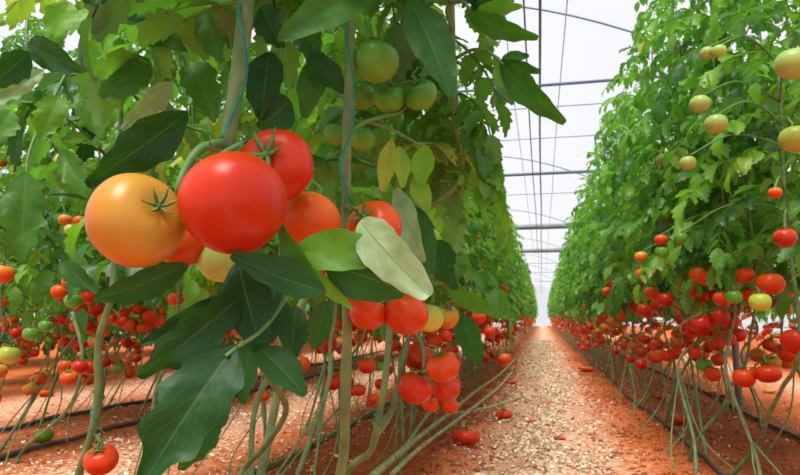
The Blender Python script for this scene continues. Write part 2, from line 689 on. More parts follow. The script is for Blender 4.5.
def make_film():
    m, nt, out = newmat('white_film')
    tr = N(nt, 'BsdfTransparent')
    tr.inputs[0].default_value = (0.97, 0.97, 0.98, 1)
    tl = N(nt, 'BsdfTranslucent')
    tl.inputs[0].default_value = (0.40, 0.40, 0.42, 1)
    mx = N(nt, 'MixShader')
    mx.inputs[0].default_value = 0.22
    nt.links.new(tr.outputs[0], mx.inputs[1])
    nt.links.new(tl.outputs[0], mx.inputs[2])
    nt.links.new(mx.outputs[0], out.inputs[0])
    spans = [-9.8, -5.4, -1.0, 3.4]
    prof = []
    for cx in spans:
        for k in range(17):
            x = -2.2 + 4.4 * k / 16
            if prof and k == 0:
                continue
            prof.append((cx + x, 2.935 - x * x / 7.2))
    ys = np.linspace(-3, 46, 26)
    V = [(x, y, z) for y in ys for x, z in prof]
    nx = len(prof)
    F = [(j * nx + i, j * nx + i + 1, (j + 1) * nx + i + 1, (j + 1) * nx + i) for j in range(len(ys) - 1) for i in range(nx - 1)]
    tag(link('ceiling', mesh_from('ceiling', V, F, [m])), 'white plastic film roof arching over the rows', 'greenhouse roof', kind='structure')
    for nm, x in (('wall_left', -12.0), ('wall_right', 5.6)):
        V = [(x, y, z) for y in ys for z in (-0.02, 0.8, 1.5, 2.2)]
        F = [(j * 4 + i, j * 4 + i + 1, j * 4 + i + 5, j * 4 + i + 4) for j in range(len(ys) - 1) for i in range(3)]
        tag(link(nm, mesh_from(nm, V, F, [m])), 'white plastic film side of the greenhouse', 'greenhouse wall', kind='structure')
    V = [(x, 46, zz) for x, z in prof for zz in (-0.02, z)]
    F = [(2 * i, 2 * i + 2, 2 * i + 3, 2 * i + 1) for i in range(nx - 1)]
    tag(link('wall_back', mesh_from('wall_back', V, F, [m])), 'white plastic film end of the greenhouse at the aisle end', 'greenhouse wall', kind='structure')


make_film()

ORD = ['nearest', 'second', 'third', 'fourth', 'fifth', 'sixth', 'seventh', 'eighth', 'ninth', 'tenth', 'eleventh', 'twelfth',
       'thirteenth', 'fourteenth', 'fifteenth', 'sixteenth', 'seventeenth', 'eighteenth', 'nineteenth', 'twentieth',
       'twenty-first', 'twenty-second', 'twenty-third', 'twenty-fourth', 'twenty-fifth', 'twenty-sixth', 'twenty-seventh', 'twenty-eighth', 'twenty-ninth', 'thirtieth']


def rod(name, pts, r, mat, label, cat, group=None, n=8, sub=1, smooth=False):
    path = smooth_path(pts, sub) if smooth else pts
    v, f = tube(path, r, n)
    return tag(link(name, mesh_from(name, v, f, [mat])), label, cat, group)


# roof hoops, cross bars, posts and wires
hoop_y = [4.5, 9.2, 14.0, 19.0, 24.0, 29.0, 34.0, 39.0]
for i, y in enumerate(hoop_y):
    pts = []
    for k in range(25):
        x = -2.2 + 4.4 * k / 24
        pts.append((-1.0 + x, y, 2.915 - x * x / 7.2))
    rod('roof_hoop', pts, 0.0075, M_PIPE, f'{ORD[i]} curved roof hoop above the aisle counted from the camera', 'roof hoop', 'curved roof hoops')
bars = [(4.55, 2.21, 0.012, M_PIPE, 'blue-grey cross bar nearest overhead, rising slightly to the right'),
        (5.05, 2.21, 0.0045, M_WIRE, 'thin wire just behind the nearest blue-grey cross bar'),
        (5.95, 2.21, 0.0045, M_WIRE, 'thin wire between the two blue-grey cross bars, closer to the further bar'),
        (7.45, 2.21, 0.019, M_PIPE, 'second blue-grey cross bar, thicker than the nearest one'),
        (8.7, 2.21, 0.0055, M_WIRE, 'thin wire just behind the second blue-grey cross bar'),
        (11.9, 2.21, 0.050, M_PIPEG, 'thick grey cross pipe, the upper of the two thick ones'),
        (16.2, 2.21, 0.052, M_PIPEG, 'thick grey cross pipe, the lower and further of the two'),
        (20.0, 2.21, 0.010, M_WIRE, 'thin wire just beyond the further thick grey pipe'),
        (24.0, 2.21, 0.012, M_WIRE, 'last but one thin wire seen low above the aisle end'),
        (30.0, 2.21, 0.014, M_WIRE, 'last thin wire seen low above the aisle end')]
for y, z, r, m, lab in bars:
    rod('cross_bar' if r > 0.01 and m is not M_WIRE else 'cross_wire', [(-3.2, y, z), (-1, y, z + 0.004), (1.2, y, z)], r, m, lab, 'cross bar' if m is not M_WIRE else 'wire', 'bars and wires across the aisle')
lw = [(0.03, 2.24, 0.0085, M_PIPE, 'thick blue-grey wire running lengthwise over the aisle middle'),
      (-0.055, 2.20, 0.0055, M_PIPE, 'thinner dark wire lengthwise just beside the thick one'),
      (0.20, 2.48, 0.0035, M_WIRE, 'faint pale wire lengthwise right of the thick one'),
      (-0.20, 2.60, 0.0035, M_WIRE, 'faint pale wire lengthwise left of the others')]
for x, z, r, m, lab in lw:
    pts = [(x + 0.006 * math.sin(k * 1.9), 1.2 + k * 2.2, z + 0.008 * math.sin(k * 2.7)) for k in range(21)]
    rod('long_wire', pts, r, m, lab, 'wire', 'lengthwise wires over the aisle')
for i, y in enumerate((4.5, 9.2, 14.0, 19.0)):
    rod('gutter_post', [(1.2, y, -0.02), (1.2, y, 1.2), (1.2, y, 2.26)], 0.022, M_PIPEG, f'{ORD[i]} grey steel post among the right rows', 'post', 'steel posts in the right rows', n=12)
for x, lab in ((-0.57, 'support wire above the front left row'), (-1.02, 'support wire above the second left row'),
               (0.61, 'support wire above the front right row'), (1.12, 'support wire above the second right row')):
    rod('support_wire', [(x, 0.2, 2.16), (x, 15, 2.14), (x, 44, 2.16)], 0.0025, M_WIRE, lab, 'wire', 'support wires above the rows', n=5)

for x, y0, y1, r, m, lab in ((0.585, 1.3, 30, 0.009, M_HOSE, 'dark drip hose on the soil along the front right row'),
                          (1.13, 2.2, 30, 0.010, M_HOSE, 'dark drip hose on the soil along the second right row'),
                          (-0.98, 1.2, 24, 0.010, M_STEMD, 'pale woody vine stem lying along the second left row'),
                          (-2.08, 1.6, 14, 0.011, M_HOSE, 'dark drip hose at left, nearer of the two on the red soil'),
                          (-2.55, 1.8, 14, 0.012, M_HOSE, 'dark drip hose at left, further of the two on the red soil')):
    pts = []
    y = y0
    while y < y1:
        xx = x + 0.02 * math.sin(y * 1.7 + x * 5)
        pts.append((xx, y, ground_z(xx, y) + r * 0.8 + 0.006))
        y += 0.25
    rod('drip_hose' if m is M_HOSE else 'vine_stem', pts, r, m, lab, 'hose' if m is M_HOSE else 'vine', None)

# ------------------------------------------------------------------ litter (nobody could count it)
def scatter_litter():
    m, nt, out = newmat('dry_litter')
    at = N(nt, 'Attribute', attribute_name='tone')
    r = ramp(nt, [(0.0, (0.16, 0.065, 0.025)), (0.35, (0.46, 0.24, 0.11)), (0.7, (0.78, 0.57, 0.37)), (1.0, (0.90, 0.76, 0.56))], at.outputs['Fac'])
    b = N(nt, 'BsdfPrincipled')
    nt.links.new(r.outputs[0], b.inputs['Base Color'])
    b.inputs['Roughness'].default_value = 0.8
    nt.links.new(b.outputs[0], out.inputs[0])
    V, F, T = [], [], []
    for i in range(80000):
        u = rng.random()
        y = 1.25 + 15 * u ** 1.9
        q = rng.random()
        if q < 0.55:
            x = rng.gauss(0.0 + 0.05 * math.sin(y * 1.3), 0.16)
            if abs(x) > 0.45: continue
        elif q < 0.84:
            x = rng.gauss(-1.55, 0.38)
        else:
            x = rng.uniform(-3.6, 1.5)
            if rng.random() < 0.4: continue
        if 0.30 + 0.08 * math.sin(y * 2.1) < x < 0.55 and rng.random() < 0.85: continue
        pat = math.sin(x * 9 + y * 3.1) * math.sin(y * 4.7 - x * 6) + 0.6 * math.sin(x * 23 + y * 7) * math.sin(y * 15 + x * 11)
        if pat < -0.35 and rng.random() < 0.8: continue
        px, py, d = proj((x, y, 0))
        if px < -30 or px > 830 or py > 500: continue
        s = rng.uniform(0.0025, 0.0115) * (1 + 0.08 * y)
        w = s * rng.uniform(0.12, 0.7)
        a = rng.random() * 2 * PI
        tl = rng.uniform(-0.5, 0.5)
        c = Vector((x, y, ground_z(x, y) + 0.004 + abs(math.sin(tl)) * s * 0.7 + rng.random() * 0.008))
        dx = Vector((math.cos(a) * math.cos(tl), math.sin(a) * math.cos(tl), math.sin(tl))) * s
        roll = rng.uniform(-0.6, 0.6)
        dy = Vector((-math.sin(a) * math.cos(roll), math.cos(a) * math.cos(roll), math.sin(roll))) * w
        up = Vector((0, 0, rng.uniform(-0.3, 0.4) * s))
        o = len(V)
        V += [c - dx, c - dy * 0.9 + up, c + dy + up, c + dx * 0.8 - dy * .5, c + dx]
        F += [(o, o + 1, o + 2), (o + 1, o + 3, o + 4, o + 2)]
        t = min(1, max(0, rng.gauss(0.63, 0.30)))
        T += [t] * 5
    me = mesh_from('dry_litter', V, F, [m], smooth=False)
    at = me.attributes.new('tone', 'FLOAT', 'POINT')
    at.data.foreach_set('value', np.array(T, dtype=np.float32))
    tag(link('dry_leaf_litter', me), 'pale dry leaf and straw litter strewn over the red soil', 'litter', kind='stuff')
    # small clods of soil
    V, F = [], []
    mm = plain('soil_clod', (0.42, 0.12, 0.04), 0.9, noise=0.5, scale=9, spec=0.1)
    for i in range(6000):
        y = 1.3 + 8 * rng.random() ** 1.8
        x = rng.choice((rng.gauss(0.45, 0.12), rng.gauss(-0.45, 0.14), rng.uniform(-3.2, 1.6), rng.gauss(0.9, 0.2)))
        px, py, d = proj((x, y, 0))
        if px < -30 or px > 830 or py > 500: continue
        s = rng.uniform(0.003, 0.013) * (1.5 if rng.random() < 0.08 else 1)
        o = len(V)
        c = Vector((x, y, ground_z(x, y) + s * 0.25))
        for dv in ((1, 0, 0), (-1, 0, 0), (0, 1, 0), (0, -1, 0), (0, 0, 0.8), (0, 0, -0.8)):
            V.append(c + Vector(dv) * s * rng.uniform(0.6, 1.3))
        for q in ((0, 2, 4), (2, 1, 4), (1, 3, 4), (3, 0, 4), (2, 0, 5), (1, 2, 5), (3, 1, 5), (0, 3, 5)):
            F.append(tuple(k + o for k in q))
    tag(link('soil_clods', mesh_from('soil_clods', V, F, [mm])), 'loose clods of red soil along the edges of the aisle', 'soil', kind='stuff')


scatter_litter()

# ------------------------------------------------------------------ plants: shared pieces for the far ones
CAND = []      # candidate fruit of the rows: pos, r, col, axis, row, plant number
KEEP = [       # picture boxes that near leaves and fruit of the rows must not cover: x0, y0, x1, y1, closer than
    (84, 128, 345, 300, 0.95), (330, 190, 445, 345, 1.15), (220, -20, 256, 150, 0.70), (322, 34, 446, 150, 0.98),
    (385, 340, 470, 420, 1.4), (-40, 312, 490, 520, 1.9), (84, 290, 340, 480, 1.3), (338, -20, 362, 240, 0.82),
    (120, 355, 500, 520, 2.6)]
KEEP_LEAF = [(508, -20, 650, 320, 99)]
KEEP_FRUIT = [(500, 352, 610, 480, 99), (460, 425, 690, 520, 99), (690, 392, 840, 520, 99)]


def blocked(V, extra=()):
    px, py, d = proj_arr(V)
    for x0, y0, x1, y1, dk in KEEP + list(extra):
        if np.any((px > x0) & (px < x1) & (py > y0) & (py < y1) & (d < dk) & (d > 0)):
            return True
    return bool(np.any(d < 0.30))


def foliage(r, templates, z0, z1, n, rad, tone0, root=None, check=False, avoid_side=None, stemfn=None):
    bag = LeafBag()
    az = r.random() * 6.28
    for k in range(n):
        z = z0 + (z1 - z0) * ((k + r.random()) / n) ** 1.2
        t = (z - z0) / max(1e-3, z1 - z0)
        for tr in range(8 if check else 1):
            az += 2.4 + r.uniform(-0.4, 0.4)
            ln = rad * r.uniform(0.75, 1.15) * (1.0 - 0.42 * max(0, t - 0.5) / 0.5)
            el = r.uniform(-0.1, 0.75)
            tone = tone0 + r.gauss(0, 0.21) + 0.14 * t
            if r.random() < 0.012: tone = 0.95
            off = stemfn(z) if stemfn else (0.02 * math.cos(az), 0.02 * math.sin(az))
            if root is not None:
                base = (root[0] + off[0], root[1] + off[1], z)
            else:
                base = (off[0], off[1], z)
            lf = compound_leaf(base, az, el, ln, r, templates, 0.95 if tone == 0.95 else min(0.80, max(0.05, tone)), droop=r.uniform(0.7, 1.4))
            if check and blocked(lf.verts(), KEEP_LEAF):
                continue
            bag.merge(lf)
            break
    return bag


FOL = []
for k in range(7):
    r = random.Random(100 + k)
    FOL.append(foliage(r, FAR_T, 0.66 + 0.08 * r.random(), 2.10 + 0.12 * r.random(), 52, 0.28, 0.58).mesh('tomato_foliage', M_LEAF))
FOLM = []
for k in range(5):
    r = random.Random(200 + k)
    FOLM.append(foliage(r, NEAR_T, 0.70 + 0.06 * r.random(), 2.12 + 0.1 * r.random(), 56, 0.26, 0.60).mesh('tomato_foliage', M_LEAF))

STEMS = {-1: [], 1: []}     # per side the trusses lean to: (stem mesh, path, trusses with their fruit places)
for k in range(16):
    r = random.Random(300 + k)
    lean = -1 if k % 2 else 1
    lx, ly = r.uniform(-0.10, 0.10), -r.uniform(0.12, 0.42)
    pts = [(lx, ly, -0.01), (lx * 0.8, ly * 0.75, 0.12), (lx * 0.5 + r.uniform(-.05, .05), ly * 0.35 + r.uniform(-.04, .04), 0.36), (r.uniform(-.03, .03), ly * 0.1, 0.48), (0, -0.02, 0.62),
           (r.uniform(-.02, .02), 0, 1.0), (r.uniform(-.03, .03), 0, 1.5), (0, 0, 2.12)]
    path = smooth_path(pts, 5)
    rad = [0.0066 * (1 - 0.5 * i / len(path)) for i in range(len(path))]
    sv = [tube(path, rad, 7, 0.7, r)]
    for q in range(2):      # thin old shoots leaving the foot of the stem
        j = r.randrange(6, 12)
        e = path[j]
        a0 = np.array([e[0] + r.uniform(-.22, .22), e[1] - r.uniform(.1, .4), 0.0])
        mid = (a0 + e) / 2 + np.array([r.uniform(-.05, .05), r.uniform(-.05, .05), -.04 + r.uniform(-.02, .03)])
        sv.append(tube(smooth_path([a0, mid, e], 4), r.uniform(.0022, .0038), 5))
    v, f = join(sv)
    sm = mesh_from('main_stem', v, f, [M_STEM])
    tr = []
    for (zt, nf) in ((r.uniform(0.72, 0.88), 6), (r.uniform(0.58, 0.70), 6), (r.uniform(0.44, 0.56), 5), (r.uniform(0.28, 0.40), 4), (r.uniform(1.0, 1.5), 3)):
        sp_ = min(path, key=lambda p: abs(p[2] - zt))
        az = r.gauss(0 if lean > 0 else PI, 1.0)
        L = 0.075 + 0.02 * nf
        tp = [sp_]
        for q in range(1, 5):
            t = q / 4
            tp.append(sp_ + np.array([math.cos(az) * L * t, math.sin(az) * L * t, 0.02 * math.sin(t * 2.2) - 0.085 * t * t]))
        tpath = smooth_path(tp, 3)
        v, f = tube(tpath, 0.0032, 5)
        fr = []
        for q in range(nf):
            t = (q + 0.8) / nf
            b = tpath[min(len(tpath) - 1, int(t * (len(tpath) - 1)))]
            rad_ = r.uniform(0.023, 0.038)
            sgn = 1 if q % 2 else -1
            side = np.array([-math.sin(az), math.cos(az), 0]) * sgn * rad_ * r.uniform(0.6, 1.1)
            pos = b + side + np.array([0, 0, -rad_ * r.uniform(0.9, 1.6)])
            fr.append([pos, rad_, zt])
        for it in range(12):       # push touching fruit apart
            for a in range(nf):
                for b2 in range(a):
                    dv = fr[a][0] - fr[b2][0]
                    dl = np.linalg.norm(dv) + 1e-6
                    need = (fr[a][1] + fr[b2][1]) * 0.97
                    if dl < need:
                        mv = dv / dl * (need - dl) * 0.5
                        fr[a][0] = fr[a][0] + mv
                        fr[b2][0] = fr[b2][0] - mv
        parts = [(v, f)]
        for q in range(nf):      # little fruit stalks belong to the truss
            t = (q + 0.8) / nf
            b = tpath[min(len(tpath) - 1, int(t * (len(tpath) - 1)))]
            top = fr[q][0] + np.array([0, 0, fr[q][1] * 0.74])
            mid = (b + top) / 2 + np.array([0, 0, 0.012])
            parts.append(tube(smooth_path([b, mid, top], 2), 0.0020, 4))
        v, f = join(parts)
        tr.append((mesh_from('fruit_truss', v, f, [M_TRUSS]), fr))
    STEMS[lean].append((sm, path, tr))


def fruit_colour(r, z):
    q = r.random()
    if z > 0.95:
        return r.choice(['green', 'green', 'pale', 'yellow', 'orange'])
    if q < 0.62: return 'red'
    if q < 0.75: return 'deep'
    if q < 0.88: return 'orangered'
    if q < 0.93: return 'orange'
    if q < 0.96: return 'yellow'
    return 'green'


PLANTS = []


def row_plants(row, name, x, ys, near_n, label_far, group, mirror=1, dens=0.72, top=1.0):
    for i, y in enumerate(ys):
        r = random.Random(hash((row, i)) % 100000)
        xx = x + r.uniform(-0.04, 0.04)
        gz = 0.0
        root = empty('tomato_plant', (xx, y, gz))
        lab = f'{ORD[i]} straight-growing tomato plant from the camera in {name}' if i < near_n else label_far
        tag(root, lab, 'tomato plant', group)
        sm, path, tr = STEMS[mirror][r.randrange(8)]
        link('main_stem', sm, root)
        far = y > 3.6
        fm = FOL[r.randrange(len(FOL))] if far else FOLM[r.randrange(len(FOLM))]
        px, py, d = proj((xx, y, 1.2))
        rot = r.random() * 2 * PI
        if d < 2.4 or (xx < 0 and y < 3.4):
            bag = foliage(random.Random(500 + row * 40 + i), NEAR_T, 0.68, 2.1, 52, 0.255, 0.58, root=(xx, y), check=True)
            if bag.n:
                V = bag.verts() - np.array((xx, y, gz))
                bag.V = [V]
                link('foliage', bag.mesh('tomato_foliage', M_LEAF), root)
        else:
            fo = link('foliage', fm, root)
            fo.rotation_euler = (0, 0, rot)
            fo.scale = (1.0, 1.0, top * r.uniform(0.95, 1.04))
        PLANTS.append(root)
        for q, (tm, fr) in enumerate(tr):
            if r.random() > dens: continue
            vis = False
            pts = []
            for pos, rad_, zt in fr:
                wp = np.array((xx, y, gz)) + pos
                pts.append((wp, rad_ * r.uniform(0.92, 1.12), zt))
            if any(blocked(np.array([p + np.array([dx, 0, 0]) for dx in (-rad_, rad_)]), KEEP_FRUIT) for p, rad_, z in pts):
                continue
            link('fruit_truss', tm, root)
            base_col = fruit_colour(r, pts[0][2])
            for wp, rad_, zt in pts:
                col = base_col if r.random() < 0.45 else fruit_colour(r, zt)
                CAND.append([Vector(wp), rad_, col, Vector((r.uniform(-.5, .5), r.uniform(-.5, .5), 1)), row, i])


def yrange(a, b, s0, s1):
    out = []
    y = a
    while y < b:
        out.append(y + rng.uniform(-0.05, 0.05))
        y += s0 + (s1 - s0) * (y - a) / (b - a)
    return out


ROWN = {1: 'front right row', 2: 'second right row', 3: 'front left row', 4: 'second left row',
        5: 'row past the left path', 6: 'second row past the left path', 7: 'far left row', 8: 'row beyond the right ones'}
row_plants(1, 'the front right row', 0.64, yrange(2.45, 42, 0.40, 0.95), 12, 'leafy tomato plant far down the front right row along the aisle', 'plants far down the front right row', -1)
row_plants(2, 'the second right row', 1.12, yrange(2.9, 14, 0.42, 0.6), 8, 'leafy tomato plant in the second right row, behind the front one', 'plants of the second right row', -1)
row_plants(3, 'the front left row', -0.56, yrange(1.30, 42, 0.40, 0.95), 12, 'leafy tomato plant far down the front left row along the aisle', 'plants far down the front left row', 1)
row_plants(4, 'the second left row', -1.04, yrange(1.65, 11, 0.42, 0.55), 8, 'leafy tomato plant in the second left row, behind the front one', 'plants of the second left row', 1)
row_plants(5, 'the row past the left path', -2.10, yrange(2.15, 10, 0.42, 0.5), 8, 'leafy tomato plant in the row beyond the left path', 'plants of the row beyond the left path', 1)
row_plants(6, 'the second row past the left path', -2.60, yrange(2.7, 9, 0.44, 0.5), 6, 'leafy tomato plant in the second row beyond the left path', 'plants of the second row beyond the left path', 1)
row_plants(7, 'the far left row', -3.9, yrange(3.8, 13, 0.42, 0.5), 0, 'leafy tomato plant in the far left row', 'plants of the far left row', 1)
row_plants(8, 'the row beyond the right ones', 2.7, yrange(7.4, 14, 0.45, 0.55), 0, 'leafy tomato plant in the row beyond the right ones', 'plants beyond the right rows', -1)


def far_mass():
    """the rows farthest to the left, seen only as specks of leaf and stem between the nearer ones"""
    r = random.Random(77)
    bag = LeafBag()
    V, F = [], []
    for X, y0, y1 in ((-4.5, 4.4, 20), (-5.9, 5.6, 26), (-6.5, 6.2, 28)):
        y = y0
        while y < y1:
            x = X + r.uniform(-.05, .05)
            bag.merge(foliage(r, FAR_T, 0.32, 2.2, 26, 0.42, 0.46, root=(x, y)))
            v, f = tube([(x + r.uniform(-.1, .1), y - .2, 0), (x, y - .05, .4), (x, y, .8)], .008, 4)
            o = len(V)
            V += v
            F += [tuple(q + o for q in g) for g in f]
            for q in range(12):
                z = r.uniform(.25, .75)
                CAND.append([Vector((x + r.uniform(-.05, .22), y + r.uniform(-.2, .2), z)), r.uniform(.026, .038), fruit_colour(r, z), Vector((0, 0, 1)), 9, 0])
            y += 0.5 + 0.02 * (y - y0)
    root = empty('distant_tomato_rows', (0, 0, 0))
    tag(root, 'distant leafy tomato rows at the far left, behind all the counted rows', 'tomato rows', kind='stuff')
    a = link('foliage', bag.mesh('distant_foliage', M_LEAF), root)
    b = link('stems', mesh_from('distant_stems', V, F, [M_STEM]), root)
    a['kind'] = b['kind'] = 'stuff'


far_mass()

# ------------------------------------------------------------------ near plants, built piece by piece
def hero_leaf(plant, b, t, w, roll=0, L=4, depth=0.28, tone=0.45, droop=0.35, fold=0.25, wave=0.05, mat=None, sag=0.0, pucker=0.014, name='leaf', seed=0, aspect=None, flip=False, full=0.8):
    r = random.Random(int(b[0] * 31 + b[1] * 7 + t[0] * 3) + seed)
    B, T = P(*b), P(*t)
    ax = (T - B)
    ln = ax.length
    dm = (b[2] + t[2]) / 2
    W = w * dm / FPX
    tocam = (CAM - (B + T) / 2).normalized()
    axn = ax.normalized()
    nrm = (tocam - axn * tocam.dot(axn)).normalized()
    q = Matrix.Rotation(math.radians(roll), 3, axn)
    nrm = q @ nrm
    if flip: nrm = -nrm
    V, F, UV = leaflet_template(L, 9, depth, droop, fold, wave, r, aspect=W / ln, pucker=pucker, full=full)
    # straighten so that base and tip land where they should
    tipv = V[-5]
    ang = math.atan2(tipv[2], tipv[0])
    ca, sa = math.cos(-ang), math.sin(-ang)
    X = V[:, 0] * ca - V[:, 2] * sa
    Z = V[:, 0] * sa + V[:, 2] * ca
    sc = 1 / math.hypot(tipv[0], tipv[2])
    V = np.stack([X * sc, V[:, 1], Z * sc], axis=1)
    side = nrm.cross(axn)
    M = np.stack([np.array(axn), np.array(side), np.array(nrm)], axis=1)
    bag = LeafBag()
    root = np.array(plant.location) if plant is not None else 0
    bag.add(np.array(B) - root + (V * ln) @ M.T, F, UV, tone)
    me = bag.mesh('leaf', mat or M_HERO)
    o = link(name, me, plant)
    md = o.modifiers.new('smooth', 'SUBSURF')
    md.levels = 1
    md.render_levels = 2
    return o


def wpath(pts):
    return [tuple(P(*p)) for p in pts]


def part_tube(plant, name, pts, radii, mat, n=10, sub=6, knob=0.0, world=False):
    pw = [tuple(p) for p in pts] if world else wpath(pts)
    rl = plant.location
    pw = [tuple(np.array(p) - np.array(rl)) for p in pw]
    if hasattr(radii, '__len__'):
        full = [np.append(np.array(p), rr) for p, rr in zip(pw, radii)]
        sm = smooth_path(full, sub)
        path = [s[:3] for s in sm]; rad = [s[3] for s in sm]
    else:
        path = smooth_path(pw, sub); rad = radii
    v, f = tube(path, rad, n, knob, rng)
    return link(name, mesh_from(name, v, f, [mat]), plant)


def gnd(px, py):
    """point of the ground plane seen at a pixel"""
    dv = P(px, py, 1.0) - CAM
    k = -CAM.z / dv.z
    p = CAM + dv * k
    return Vector((p.x, p.y, ground_z(p.x, p.y)))


def hero_plant(label, rootpos):
    return tag(empty('tomato_plant', rootpos), label, 'tomato plant')


# plant carrying the big red and orange fruit
A = hero_plant('foreground tomato plant carrying the large red and orange tomatoes, dark leaves below', Vector((-0.50, 0.98, 0.0)))
a_end = tuple(A.location)
part_tube(A, 'main_stem', [tuple(P(256, -160, .70)), tuple(P(247, -10, .66)), tuple(P(243, 35, .65)), tuple(P(236, 90, .64)), tuple(P(228, 140, .63)), tuple(P(226, 200, .66)),
          tuple(P(238, 300, .74)), tuple(P(250, 345, .80)), tuple(P(270, 380, .88)), tuple(P(286, 410, .98)), tuple(P(266, 445, 1.03)), tuple(P(240, 476, 1.08)), (-0.47, 0.93, 0.22), (-0.50, 0.98, -0.01)],
          [.0080, .0083, .0084, .0082, .0075, .006, .005, .005, .0045, .0048, .0048, .005, .006, .007], M_STEMD, n=12, knob=0.12, world=True)
part_tube(A, 'fruit_truss', [(228, 143, .632), (214, 144, .615), (199, 150, .598), (187, 166, .588), (180, 184, .580), (176, 205, .585)],
          [.0046, .0044, .0042, .0039, .0036, .003], M_TRUSS)
part_tube(A, 'fruit_truss', [(228, 146, .64), (246, 142, .66), (262, 150, .655), (268, 156, .645)], [.0036, .003, .0028, .0026], M_TRUSS)
part_tube(A, 'leaf_stalk', [(300, 262, .62), (284, 300, .59), (262, 330, .56), (236, 348, .54), (226, 356, .53)], [.0022, .0022, .002, .0018, .0016], M_TRUSS)
# lower left leaf group; shade under the fruit painted in as low tone
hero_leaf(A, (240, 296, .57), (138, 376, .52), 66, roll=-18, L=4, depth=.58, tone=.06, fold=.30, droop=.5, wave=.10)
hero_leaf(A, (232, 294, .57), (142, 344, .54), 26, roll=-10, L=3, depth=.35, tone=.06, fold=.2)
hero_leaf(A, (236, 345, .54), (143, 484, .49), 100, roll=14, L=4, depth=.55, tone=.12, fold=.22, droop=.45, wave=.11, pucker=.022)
hero_leaf(A, (205, 384, .53), (156, 398, .51), 34, roll=10, L=3, depth=.25, tone=.25, fold=.15)
hero_leaf(A, (257, 346, .56), (305, 396, .54), 42, roll=-22, L=3, depth=.16, tone=.14, fold=.25, droop=.5)
hero_leaf(A, (250, 338, .57), (244, 404, .55), 33, roll=25, L=3, depth=.14, tone=.36, fold=.3)
hero_leaf(A, (238, 262, .60), (262, 352, .56), 58, roll=8, L=3, depth=.20, tone=.10, fold=.15)
hero_leaf(A, (275, 288, .62), (262, 345, .585), 46, roll=-25, L=3, depth=.2, tone=.14, fold=.2)
hero_leaf(A, (296, 306, .63), (290, 362, .60), 34, roll=-10, L=3, depth=.2, tone=.20, fold=.2)
hero_leaf(A, (216, 410, .55), (180, 470, .53), 40, roll=-20, L=4, depth=.3, tone=.28, fold=.2)
# leaves over the fruit
hero_leaf(A, (326, 292, .565), (231, 255, .525), 46, roll=28, L=4, depth=.16, tone=.26, fold=.35, droop=-.5, wave=.05, pucker=.02)
hero_leaf(A, (320, 282, .58), (282, 224, .575), 30, roll=-35, L=3, depth=.22, tone=.48, fold=.6, droop=.8)
hero_leaf(A, (326, 300, .59), (316, 348, .60), 28, roll=10, L=3, depth=.2, tone=.36, fold=.3)
hero_leaf(A, (314, 270, .60), (352, 308, .585), 19, roll=30, L=3, depth=.15, tone=.74, fold=.3)
hero_leaf(A, (188, 112, .66), (86, 184, .62), 52, roll=-16, L=5, depth=.30, tone=.15, fold=.22, droop=.35, wave=.09)
hero_leaf(A, (188, 264, .60), (94, 300, .57), 40, roll=-28, L=4, depth=.22, tone=.22, fold=.25)

# plant with the pale leaf and the second stem
B_ = hero_plant('foreground tomato plant with teal twine, green tomatoes at top and a pale leaf', Vector((-0.42, 0.98, 0)))
part_tube(B_, 'main_stem', [tuple(P(352, -150, .84)), tuple(P(350, -10, .80)), tuple(P(350, 60, .79)), tuple(P(347, 130, .78)), tuple(P(346, 200, .79)), tuple(P(346, 270, .80)),
          tuple(P(347, 340, .82)), tuple(P(346, 372, .83)), tuple(P(345, 410, .84)), tuple(P(339, 478, .88)), (-0.36, 0.93, 0.15), (-0.42, 0.98, -0.01)],
          [.0062, .0062, .0060, .0058, .0056, .0058, .0062, .0074, .0066, .0068, .0072, .008], M_STEM, n=12, knob=0.15, world=True)
part_tube(B_, 'fruit_truss', [(346, 205, .79), (352, 208, .76), (360, 211, .735), (366, 214, .715)], [.003, .0028, .0026, .0026], M_TRUSS)
part_tube(B_, 'fruit_truss', [(347, 132, .78), (366, 122, .80), (385, 116, .83), (402, 110, .86), (420, 80, .86)], [.003, .003, .0028, .0025, .002], M_TRUSS)
part_tube(B_, 'leaf_stalk', [(346, 240, .79), (336, 262, .70), (326, 276, .63), (316, 272, .60)], [.0026, .0024, .0022, .002], M_TRUSS)
hero_leaf(B_, (292, 254, .60), (388, 254, .575), 46, roll=-20, L=5, depth=.14, tone=.66, fold=.2, droop=.5, wave=.09, full=.6)
hero_leaf(B_, (326, 262, .592), (406, 290, .578), 56, roll=12, L=4, depth=.10, tone=.34, fold=.1, droop=.35, full=.6)
hero_leaf(B_, (360, 221, .585), (430, 296, .545), 50, roll=16, L=5, depth=.10, tone=.55, fold=.16, droop=.5, wave=.10, mat=M_PALE_SHEEN, full=.55, pucker=.03)  # glossy reflection on its upper face painted in as pale colour
hero_leaf(B_, (330, 264, .600), (364, 220, .590), 24, roll=46, L=3, depth=.2, tone=.74, fold=.4, droop=.3)
hero_leaf(B_, (376, -14, .70), (280, 41, .60), 46, roll=18, L=3, depth=.08, tone=.40, fold=.35, droop=.45)
hero_leaf(B_, (410, 0, .74), (452, 98, .70), 50, roll=-20, L=5, depth=.18, tone=.32, fold=.25, droop=.3, pucker=.02)
hero_leaf(B_, (322, 52, .82), (305, 118, .80), 36, roll=15, L=3, depth=.2, tone=.40)
hero_leaf(B_, (308, 55, .80), (345, 92, .80), 30, roll=-15, L=3, depth=.2, tone=.20)
hero_leaf(B_, (270, 52, .78), (262, 120, .76), 46, roll=20, L=4, depth=.25, tone=.16)
hero_leaf(B_, (290, 100, .78), (258, 128, .76), 44, roll=-20, L=4, depth=.25, tone=.22)
